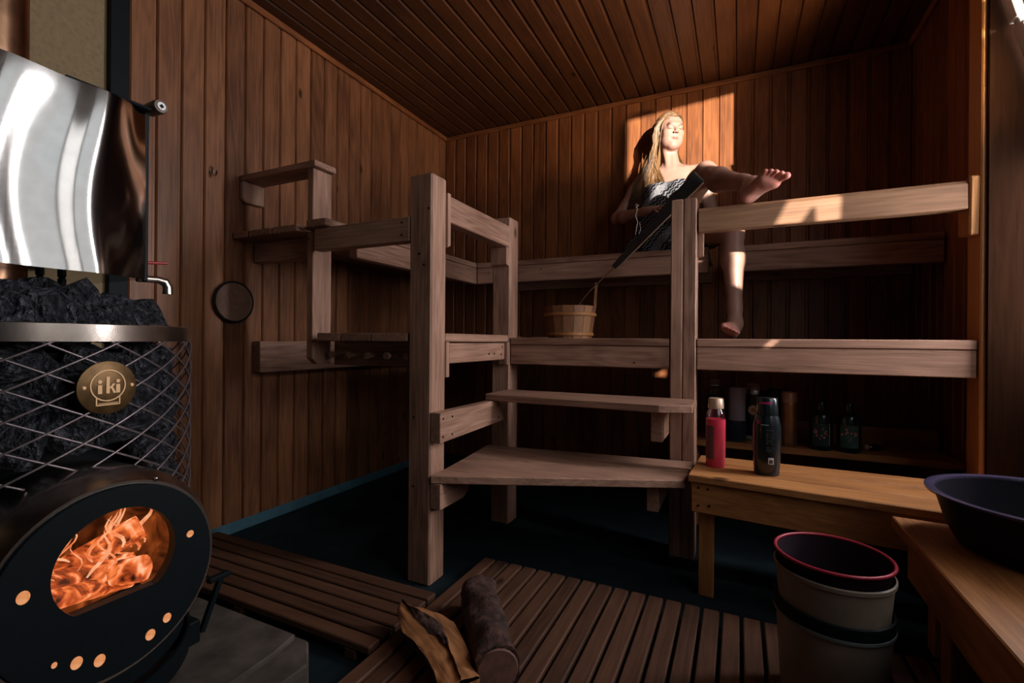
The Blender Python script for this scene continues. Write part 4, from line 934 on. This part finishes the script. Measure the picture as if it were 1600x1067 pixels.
# foot frames: a along the foot, d to the back of the foot, b to the big toe
fa = nz_(V3(0.64, -0.70, 0.30)); fd = V3(0.20, 0.60, 0.77); fd = nz_(fd - fa*(fd@fa)); fb = np.cross(fd, fa)
RH = V3(0.0, 2.072, 1.419); FS = 0.89
ga = nz_(V3(0.02, -0.93, 0.16)); gd = V3(0.42, 0.1, 1.0); gd = nz_(gd - ga*(gd@ga)); gb = np.cross(ga, gd)
LH = V3(-0.045, 2.515, 0.897)
KR, AR = V3(-0.157, 2.465, 1.690), RH + (fa*0.052 + fd*0.088)*FS
KL, AL = V3(-0.030, 2.50, 1.425), LH + (ga*0.045 + gd*0.08)*FS
HIPR, HIPL = V3(-0.405, 2.825, 1.465), V3(-0.27, 2.85, 1.455)
SHR, ELR, WRR = V3(-0.525, 2.955, 1.868), V3(-0.672, 2.885, 1.625), V3(-0.485, 2.715, 1.605)
SHL, ELL, WRL = V3(-0.205, 2.965, 1.860), V3(-0.135, 2.955, 1.60), V3(-0.13, 2.80, 1.425)
xs = axis_grid(-0.80, 0.22, 0.0055, [(-0.47, -0.26, 0.0022), (0.0, 0.2, 0.0028)]); ys = axis_grid(1.89, 3.10, 0.0055, [(2.84, 3.0, 0.0022), (1.89, 2.12, 0.003)]); zs = axis_grid(0.885, 2.27, 0.0055, [(2.0, 2.18, 0.0022), (1.41, 1.55, 0.003), (0.885, 1.0, 0.0035)])
B = Field(xs, ys, zs)
def torso(B, o=0.0):
    B.ell((-0.35, 2.915, 1.475), (0.165+o, 0.125+o, 0.115+o), 0.04); B.ell((-0.36, 2.94, 1.61), (0.122+o, 0.09+o, 0.13+o), 0.05); B.ell((-0.368, 2.955, 1.755), (0.138+o, 0.094+o, 0.14+o), 0.05)
    B.ell((-0.437, 2.875, 1.752), (0.056+o, 0.052+o, 0.058+o), 0.03); B.ell((-0.307, 2.872, 1.748), (0.056+o, 0.052+o, 0.058+o), 0.03)
torso(B)
B.cone(SHR+V3(.03, 0, .004), SHL+V3(-.03, 0, .004), .043, .043, .05); B.ell((-0.366, 2.985, 1.87), (.12, .055, .06), .05)
# limbs
def leg(B, hip, knee, ank, calfdir, o=0.0, upto=1.0):
    B.cone(hip, hip+(knee-hip)*0.93*upto, .079+o, .055+(1-upto)*.02+o, .05)
    if upto < 1: return
    B.cone(hip+(knee-hip)*.9, knee+(ank-knee)*.06, .053, .047, .03)
    B.cone(knee+(ank-knee)*.05, knee+(ank-knee)*.33+calfdir*.013, .045, .051, .03); B.cone(knee+(ank-knee)*.33+calfdir*.013, ank-(ank-knee)*.15, .05, .031, .03); B.cone(ank-(ank-knee)*.2, ank, .031, .033, .02)
leg(B, HIPR, KR, AR, V3(.25, .1, -.9)); leg(B, HIPL, KL, AL, V3(0, 1, 0))
B.ell(KR + V3(.012, -.03, .012), (.034, .03, .036), .03); B.ell(KL + V3(0, -.03, .008), (.036, .028, .036), .03)
def foot(B, H0, a, b, d, R=0.0):
    q = lambda x, y, z: H0 + (a*x + b*y + d*z)*FS
    ell = lambda c, r, k, op='add': B.ell(c, tuple(t*FS for t in r), k, op)
    cone = lambda a_, b_, r1, r2, k: B.cone(a_, b_, r1*FS, r2*FS, k)
    ell(q(.034, 0, .034), (.033, .033, .033), .02); cone(q(.045, 0, .05), q(.05, 0, .085), .034, .034, .02)
    cone(q(.035, -.004, .03), q(.15, -.022, .022), .029, .022, .02); cone(q(.05, .004, .048), q(.16, .020, .026), .030, .025, .02)
    cone(q(.055, 0, .068), q(.145, .002, .034), .032, .022, .025); ell(q(.166, .024, .019), (.021, .02, .019), .012); ell(q(.155, -.024, .017), (.018, .018, .017), .012)
    cone(q(.16, .0, .02), q(.15, 0, .02), .02, .022, .015)
    for (x0, y0, x1, y1, r, zz) in ((.172, .027, .222, .031, .0130, .019), (.172, .009, .219, .009, .0088, .018), (.170, -.008, .212, -.0105, .0084, .017), (.164, -.023, .202, -.0275, .008, .016), (.155, -.034, .189, -.0425, .0077, .015)):
        m_ = q((x0*2+x1)/3, (y0*2+y1)/3, zz+.004); cone(q(x0, y0, zz), m_, r*.95, r*.86, .006); cone(m_, q(x1, y1, zz-.001), r*.86, r, .003); ell(q(x1+.001, y1, zz-.001), (r*1.1, r*1.1, r*1.02), .004)
    ell(q(.095, .038, -.004), (.05, .018, .014), .02, 'sub')
foot(B, RH, fa, fb, fd); foot(B, LH, ga, gb, gd)
def arm(B, s, e, w_):
    B.cone(s, s+(e-s)*.35, .046, .041, .04); B.cone(s+(e-s)*.3, e, .041, .034, .03); B.cone(e, e+(w_-e)*.3, .034, .036, .02); B.cone(e+(w_-e)*.3, w_, .036, .0235, .02)
arm(B, SHR, ELR, WRR); arm(B, SHL, ELL, WRL)
def hand(B, w_, fwd, nrm, tside):
    fwd = nz_(fwd); nrm = nz_(nrm - fwd*(nrm@fwd)); sd = np.cross(fwd, nrm)*tside     # nrm: back of the hand, sd: towards the thumb
    q = lambda x, y, z: w_ + fwd*x + sd*y + nrm*z
    B.cone(q(0, 0, 0), q(.03, .004, 0), .022, .022, .015); B.cone(q(.03, .02, 0), q(.078, .028, 0), .015, .012, .015); B.cone(q(.03, 0, 0), q(.082, .008, .002), .016, .012, .015); B.cone(q(.03, -.012, 0), q(.078, -.012, 0), .015, .012, .015); B.cone(q(.03, -.02, -.001), q(.07, -.028, -.003), .013, .011, .012)
    for y0, y1, ln_, r in ((.028, .034, .070, .0085), (.009, .010, .078, .0087), (-.011, -.014, .072, .0083), (-.028, -.036, .056, .0074)):
        a_ = q(.076, y0, .001); b_ = q(.076+ln_*.42, (y0*2+y1)/3, .0); c_ = q(.076+ln_*.72, y1, -.013); e_ = q(.076+ln_*.9, y1, -.028); B.cone(a_, b_, r*1.08, r, .004); B.cone(b_, c_, r, r*.92, .003); B.cone(c_, e_, r*.92, r*.82, .003)
    B.cone(q(.02, .018, -.004), q(.052, .044, -.012), .014, .0105, .01); B.cone(q(.052, .044, -.012), q(.078, .052, -.02), .0105, .0095, .003); B.cone(q(.078, .052, -.02), q(.098, .053, -.027), .0095, .0085, .003)
hand(B, WRR, V3(.16, -.10, .0), V3(-.1, -.35, .9), -1); hand(B, WRL, V3(-.02, -.2, -.02), V3(.1, 0, 1), 1)
# neck, collar bones, head
B.cone((-0.366, 2.972, 1.875), hd(0, -.028, -.07), .053, .047, .03); B.cone((-0.36, 2.918, 1.888), (-0.25, 2.93, 1.892), .0075, .008, .018); B.cone((-0.378, 2.918, 1.888), (-0.48, 2.925, 1.892), .0075, .008, .018)
B.cone(hd(.03, .0, -.085), (-0.355, 2.913, 1.885), .012, .01, .018); B.cone(hd(-.03, .0, -.085), (-0.378, 2.913, 1.885), .012, .01, .018)
B.ell(hd(0, -.012, .03), (.072, .088, .082), .03, M=HM); B.ell(hd(0, .028, -.03), (.0525, .060, .08), .03, M=HM)
for s in (1, -1):
    B.cone(hd(s*.050, .0, -.052), hd(s*.013, .058, -.091), .018, .0155, .03); B.ell(hd(s*.033, .043, -.056), (.024, .028, .030), .02, M=HM); B.ell(hd(s*.036, .054, -.020), (.024, .022, .022), .02, M=HM)
B.ell(hd(0, .0655, -.094), (.012, .010, .011), .02, M=HM)
B.cone(hd(-.03, .0775, .019), hd(.03, .0775, .019), .010, .010, .02)
for s in (1, -1):
    B.ell(hd(s*.031, .0975, -.001), (.017, .014, .010), .010, 'sub', M=HM); B.ell(hd(s*.031, .0735, -.002), (.0135, .0125, .0100), .004, M=HM)
    B.cone(hd(s*.020, .0865, -.0062), hd(s*.042, .0795, -.0055), .0016, .0016, .002)
B.cone(hd(0, .084, .008), hd(0, .101, -.025), .0062, .0082, .010); B.ell(hd(0, .102, -.028), (.0088, .008, .0072), .005, M=HM)
for s in (1, -1):
    B.ell(hd(s*.0105, .096, -.029), (.0062, .0085, .0062), .004, M=HM); B.ell(hd(s*.0055, .101, -.0355), (.003, .0045, .003), .003, 'sub', M=HM)
for s in (1, -1):
    B.cone(hd(s*.022, .0765, -.0570), hd(s*.006, .0845, -.0545), .0020, .0034, .005); B.cone(hd(s*.006, .0845, -.0545), hd(0, .0845, -.0555), .0034, .0032, .004)
    B.cone(hd(s*.018, .0770, -.0620), hd(0, .0825, -.0650), .0022, .0048, .005)
    B.cone(hd(s*.026, .0775, -.0572), hd(0, .0895, -.0600), .0012, .0012, .002, 'sub')
for s in (1, -1): B.ell(hd(s*.070, -.012, -.005), (.008, .018, .029), .006, M=HM)
bme_, BV = B.mesh('body', 2)
# colouring of the skin by region: lips, lids and brows, knees, soles and toes
q = (BV - HC) @ HM.T; col = np.tile(np.array([0.38, 0.212, 0.165]), (len(BV), 1))
def blend(mask, c): 
    m = np.clip(mask, 0, 1)[:, None]; col[:] = col*(1-m) + np.array(c)*m
front = (q[:, 1] > 0.06)
lip = front*np.clip(1.6-np.sqrt((q[:, 0]/.027)**2 + ((q[:, 2]+.0605)/.0085)**2)*1.6, 0, 1); blend(lip, (0.30, 0.075, 0.07))
for s in (1, -1):
    lash = front*np.clip(1.5 - np.sqrt(((q[:, 0]-s*.031)/.0145)**2 + ((q[:, 2]+.0065-.0012*np.abs((q[:, 0]-s*.031)/.01)**2)/.0022)**2), 0, 1)*.97; blend(lash, (0.07, 0.03, 0.018))
    brow = front*np.clip(1.4 - np.sqrt(((q[:, 0]-s*.033)/.019)**2 + ((q[:, 2]-.0195+18*(q[:, 0]-s*.036)**2)/.0044)**2), 0, 1)*.9; blend(brow, (0.055, 0.027, 0.013))
    blend(front*np.clip(1-np.linalg.norm(q-np.array([s*.036, .07, -.022]), axis=1)/.03, 0, 1)*.35, (0.40, 0.17, 0.12))
for H0, a, b, d in ((RH, fa, fb, fd), (LH, ga, gb, gd)):
    p = (BV-H0)/FS; fx, fy, fz = p@a, p@b, p@d; near = (np.abs(fy) < .06)*(fx > -.02)*(fx < .25)*(np.abs(fz) < .12)
    blend(near*np.clip((.02-fz)/.02, 0, 1)*.65, (0.58, 0.22, 0.17)); blend(near*np.clip((fx-.165)/.02, 0, 1)*.7, (0.66, 0.22, 0.18))
ca_ = bme_.color_attributes.new('tint', 'FLOAT_COLOR', 'POINT'); ca_.data.foreach_set('color', np.concatenate([col, np.ones((len(col), 1))], 1).astype(np.float32).ravel())
m, nt, b = newmat('skin'); at_n = N(nt, 'ShaderNodeAttribute', attribute_name='tint'); L(nt, at_n.outputs['Color'], b.inputs['Base Color']); b.inputs['Roughness'].default_value = 0.42
b.inputs['Subsurface Weight'].default_value = 0.12; b.inputs['Subsurface Radius'].default_value = (0.012, 0.005, 0.003); b.inputs['Subsurface Scale'].default_value = 0.5; b.inputs['Specular IOR Level'].default_value = 0.4
bme_.materials.append(m)
woman = addobj('person', bme_); tag(woman, 'woman in a patterned towel leaning on the wall, eyes closed, one foot on the rail', 'person')
# towel
xs2 = axis_grid(-0.72, 0.0, 0.006, []); ys2 = axis_grid(2.52, 3.10, 0.006, []); zs2 = axis_grid(1.36, 1.86, 0.006, [])
T = Field(xs2, ys2, zs2); torso(T, 0.013)
leg(T, HIPR, KR, AR, None, .016, .62); leg(T, HIPL, KL, AL, None, .016, .55)
T.ell((-0.47, 2.86, 1.42), (.15, .15, .075), .05); T.ell((-0.36, 2.80, 1.45), (.17, .15, .09), .05); T.cone((-0.52, 2.85, 1.46), (-0.46, 2.89, 1.70), .05, .06, .06)
gx, gy, gz = np.meshgrid(xs2, ys2, zs2, indexing='ij', sparse=True)
T.F += (0.0045*np.sin(38*(gx*0.8+gz*0.6)+3*np.sin(9*gz)) + 0.003*np.sin(70*(gx-gz*.5)+gy*30)).astype(np.float32)
def cap(F, d): return np.maximum(F, d.astype(np.float32))
T.F = cap(T.F, gz-(1.802+0.10*(gx+0.37)*0 - 0.03*np.abs(gx+0.37) + 0.004*np.sin(60*gx)) + 0*gy); T.F = cap(T.F, 1.364-gz + 0*gx + 0*gy)
tme, TV = T.mesh('towel', 1)
def towel_mat():
    m, nt, b = newmat('patterned_towel'); tc = N(nt, 'ShaderNodeTexCoord'); mp = N(nt, 'ShaderNodeMapping'); mp.inputs['Rotation'].default_value = (0, .75, .2); L(nt, tc.outputs['Object'], mp.inputs['Vector'])
    dn = N(nt, 'ShaderNodeTexNoise'); dn.inputs['Scale'].default_value = 22; dn.inputs['Detail'].default_value = 1; L(nt, tc.outputs['Object'], dn.inputs['Vector'])
    dm = N(nt, 'ShaderNodeVectorMath', operation='MULTIPLY_ADD'); L(nt, dn.outputs['Color'], dm.inputs[0]); dm.inputs[1].default_value = (.03, .03, .03); L(nt, mp.outputs[0], dm.inputs[2])
    sx = N(nt, 'ShaderNodeSeparateXYZ'); L(nt, dm.outputs[0], sx.inputs[0])
    def mth(op, a, bb=None, c=None):
        n = N(nt, 'ShaderNodeMath', operation=op)
        for i, v in enumerate((a, bb, c)):
            if v is None: continue
            if isinstance(v, (int, float)): n.inputs[i].default_value = v
            else: L(nt, v, n.inputs[i])
        return n.outputs[0]
    zig = mth('ABSOLUTE', mth('SUBTRACT', mth('FRACT', mth('MULTIPLY', sx.outputs[0], 40)), .5))
    row = mth('FRACT', mth('MULTIPLY_ADD', zig, .9, mth('MULTIPLY', sx.outputs[2], 55)))
    band = mth('FRACT', mth('MULTIPLY', sx.outputs[2], 7.5))
    on = mth('GREATER_THAN', row, .66); plainb = mth('GREATER_THAN', band, .72)
    nz2 = N(nt, 'ShaderNodeTexNoise'); nz2.inputs['Scale'].default_value = 90; L(nt, tc.outputs['Object'], nz2.inputs['Vector'])
    grey = mth('MULTIPLY', plainb, .75)
    val = mth('MULTIPLY', mth('MAXIMUM', mth('MULTIPLY', on, mth('SUBTRACT', 1, plainb)), grey), mth('MULTIPLY_ADD', nz2.outputs['Fac'], 1.1, .25))
    r = ramp(nt, [(0, (.016, .017, .023)), (.8, (.21, .205, .225))]); L(nt, val, r.inputs['Fac']); L(nt, r.outputs['Color'], b.inputs['Base Color']); b.inputs['Roughness'].default_value = .9; b.inputs['Specular IOR Level'].default_value = .1
    return m
TOW = towel_mat(); tme.materials.append(TOW); addobj('towel', tme, woman)
CORD = plain('white_cord', (.75, .72, .7), .7)
fc = tube_bm([(-.515, 2.655, 1.635), (-.505, 2.64, 1.60), (-.512, 2.632, 1.565), (-.50, 2.63, 1.53), (-.508, 2.628, 1.49), (-.512, 2.628, 1.46)], [.004, .0028, .003, .0025, .003, .002], 6)
tube_bm([(-.515, 2.655, 1.635), (-.50, 2.645, 1.625), (-.512, 2.64, 1.612)], .004, 6, fc); tube_bm([(-.49, 2.63, 1.53), (-.485, 2.63, 1.49), (-.496, 2.628, 1.455)], .0022, 6, fc)
addobj('fringe_cord', bm2me(fc, 'fringe_cord', CORD, True), woman, (0, 0, 0))['label'] = 'white knotted cord hanging from the wrist'
# hair
def hair_mat():
    m, nt, b = newmat('blond_hair'); at2 = N(nt, 'ShaderNodeAttribute', attribute_name='hue'); r = ramp(nt, [(0, (.022, .011, .005)), (.5, (.10, .047, .018)), (1, (.28, .145, .058))]); L(nt, at2.outputs['Fac'], r.inputs['Fac'])
    L(nt, r.outputs['Color'], b.inputs['Base Color']); b.inputs['Roughness'].default_value = .38; b.inputs['Specular IOR Level'].default_value = .6
    return m
HAIR = hair_mat(); rh = random.Random(21); hb = bmesh.new(); hues = []
def strand(path, r0, hue):
    n0 = len(hb.verts); k_ = len(path)
    tube_bm([Vector(p) for p in path], [r0*(0.55+0.45*min(1, 4*i/k_))*(1 - 0.75*max(0, (i/(k_-1)-.55)/.45)) for i in range(k_)], 5, hb, 0.6); hues.extend([hue]*(len(hb.verts)-n0))
def bez(pts, n=13):
    P_ = [np.array(p, float) for p in pts]; P_ = [2*P_[0]-P_[1]] + P_ + [2*P_[-1]-P_[-2]]; out = []
    segs = len(P_)-3
    for i in range(n):
        t = i/(n-1)*segs; s = min(int(t), segs-1); u_ = t-s; a, b_, c, d = P_[s:s+4]
        out.append(0.5*((2*b_)+(-a+c)*u_+(2*a-5*b_+4*c-d)*u_**2+(-a+3*b_-3*c+d)*u_**3))
    return out
for k in range(760):
    v_ = rh.random(); j = lambda s: (rh.random()-.5)*s
    # root along the parting, over the side of the skull, then down the person's right side
    f0 = -.098 + .168*v_; th0 = rh.random()**1.6*1.1 if k % 3 == 0 else 0.0
    def sk(th, f, g=1.05): c = math.sqrt(max(.02, 1-((f+.016)/.0935)**2)); return hd(.012-.0755*g*math.sin(th)*(.35+.65*c) - .012*math.sin(th), f, .032+.085*g*math.cos(th)*c + .0)
    g_ = 1.04 + .10*rh.random(); f1_ = f0*.97 - .004
    root = sk(th0, f0, g_); p2 = sk(th0+(1.15-th0)*.5, f1_ - .004, g_+.02) ; p2b = sk(1.15, f1_*.92-.008, g_+.04)
    fr_ = min(f0, .050 + .012*rh.random()); out_ = .080 + .030*rh.random()
    p3 = hd(-out_, fr_*.80-.008, .0+j(.03)); p4 = hd(-out_*.95-.004, fr_*.58-.003+j(.012), -.075+j(.02))
    drop = rh.random(); spread = rh.random()
    sx_ = -.575 + .165*(spread) + .02*v_
    p5 = V3(-.462 - .05*(1-v_) + .035*(spread-.5) + j(.03), 2.895-.012*v_ + j(.02) + .03*(1-v_), 1.925 + j(.03)); p6 = V3(sx_ + j(.02), 2.858 + .03*(1-spread) + j(.018), 1.80 + j(.04)); p7 = V3(sx_-.03 + j(.03), 2.835+.03*(1-spread) + j(.02), 1.745-.11*drop**1.0)
    pts_ = [root, p2, p2b, p3, p4, p5, p6, p7]
    if drop < .16: pts_ = pts_[:7]
    strand(bez(pts_, 15), .0026, min(1, max(0, .42 + .3*v_ + j(.95) - .15*(v_ < .3))))
for k in range(150):   # the other side, swept behind the neck
    v_ = rh.random(); j = lambda s: (rh.random()-.5)*s; f0 = -.09 + .13*v_
    f0 = -.095 + .16*v_; cc_ = math.sqrt(max(.02, 1-((f0+.016)/.0935)**2)); root = hd(.012+j(.012), f0, .032+.0895*cc_)
    pts_ = [root, hd(.048*cc_+.01, f0*.92-.006, .032+.072*cc_), hd(.071*cc_+.008, f0*.8-.012, .032+.038*cc_), hd(.076, f0*.6-.03, .0+j(.02)), hd(.062+j(.01), -.05+j(.02), -.075), V3(-.325+j(.03), 2.985+j(.02), 1.95), V3(-.30+j(.05), 3.0, 1.885)]
    strand(bez(pts_, 12), .0028, min(1, max(0, .4+j(.5))))
for k in range(70):   # hairline strands over the forehead and temple
    j = lambda s: (rh.random()-.5)*s; t_ = rh.random()
    pts_ = [hd(.006+j(.02), .058+j(.012), .098), hd(-.030-.008*t_, .064-.008*t_, .080), hd(-.060-.006*t_, .052-.006*t_, .040), hd(-.070, .036+j(.012), -.02), hd(-.070, .026+j(.012), -.08), V3(-.43+j(.02), 2.885, 1.93), V3(-.46+j(.04), 2.86, 1.80)]
    strand(bez(pts_, 14), .0021, min(1, .55+.4*rh.random()))
hme = bm2me(hb, 'hair', HAIR, True)
ha = hme.attributes.new('hue', 'FLOAT', 'POINT'); ha.data.foreach_set('value', np.array(hues, np.float32))
ho = addobj('hair', hme, woman); ho['kind'] = 'stuff'
# scalp cap under the strands
CF = Field(axis_grid(-.48, -.26, .004, []), axis_grid(2.84, 3.10, .004, []), axis_grid(2.0, 2.26, .004, [])); CF.ell(hd(0, -.016, .032), (.0755, .089, .085), .02, M=HM)
gx, gy, gz = np.meshgrid(*CF.ax, indexing='ij', sparse=True); lf = (gx-HC[0])*hf[0]+(gy-HC[1])*hf[1]+(gz-HC[2])*hf[2]; lu = (gx-HC[0])*hu[0]+(gy-HC[1])*hu[1]+(gz-HC[2])*hu[2]
CF.F = np.maximum(CF.F, np.maximum(lf - (.035 + .4*(lu-.03)), -.075-lu).astype(np.float32)); cme2, CV = CF.mesh('scalp_hair', 1)
ha = cme2.attributes.new('hue', 'FLOAT', 'POINT'); ha.data.foreach_set('value', np.full(len(CV), .3, np.float32)); cme2.materials.append(HAIR); addobj('scalp_hair', cme2, woman)
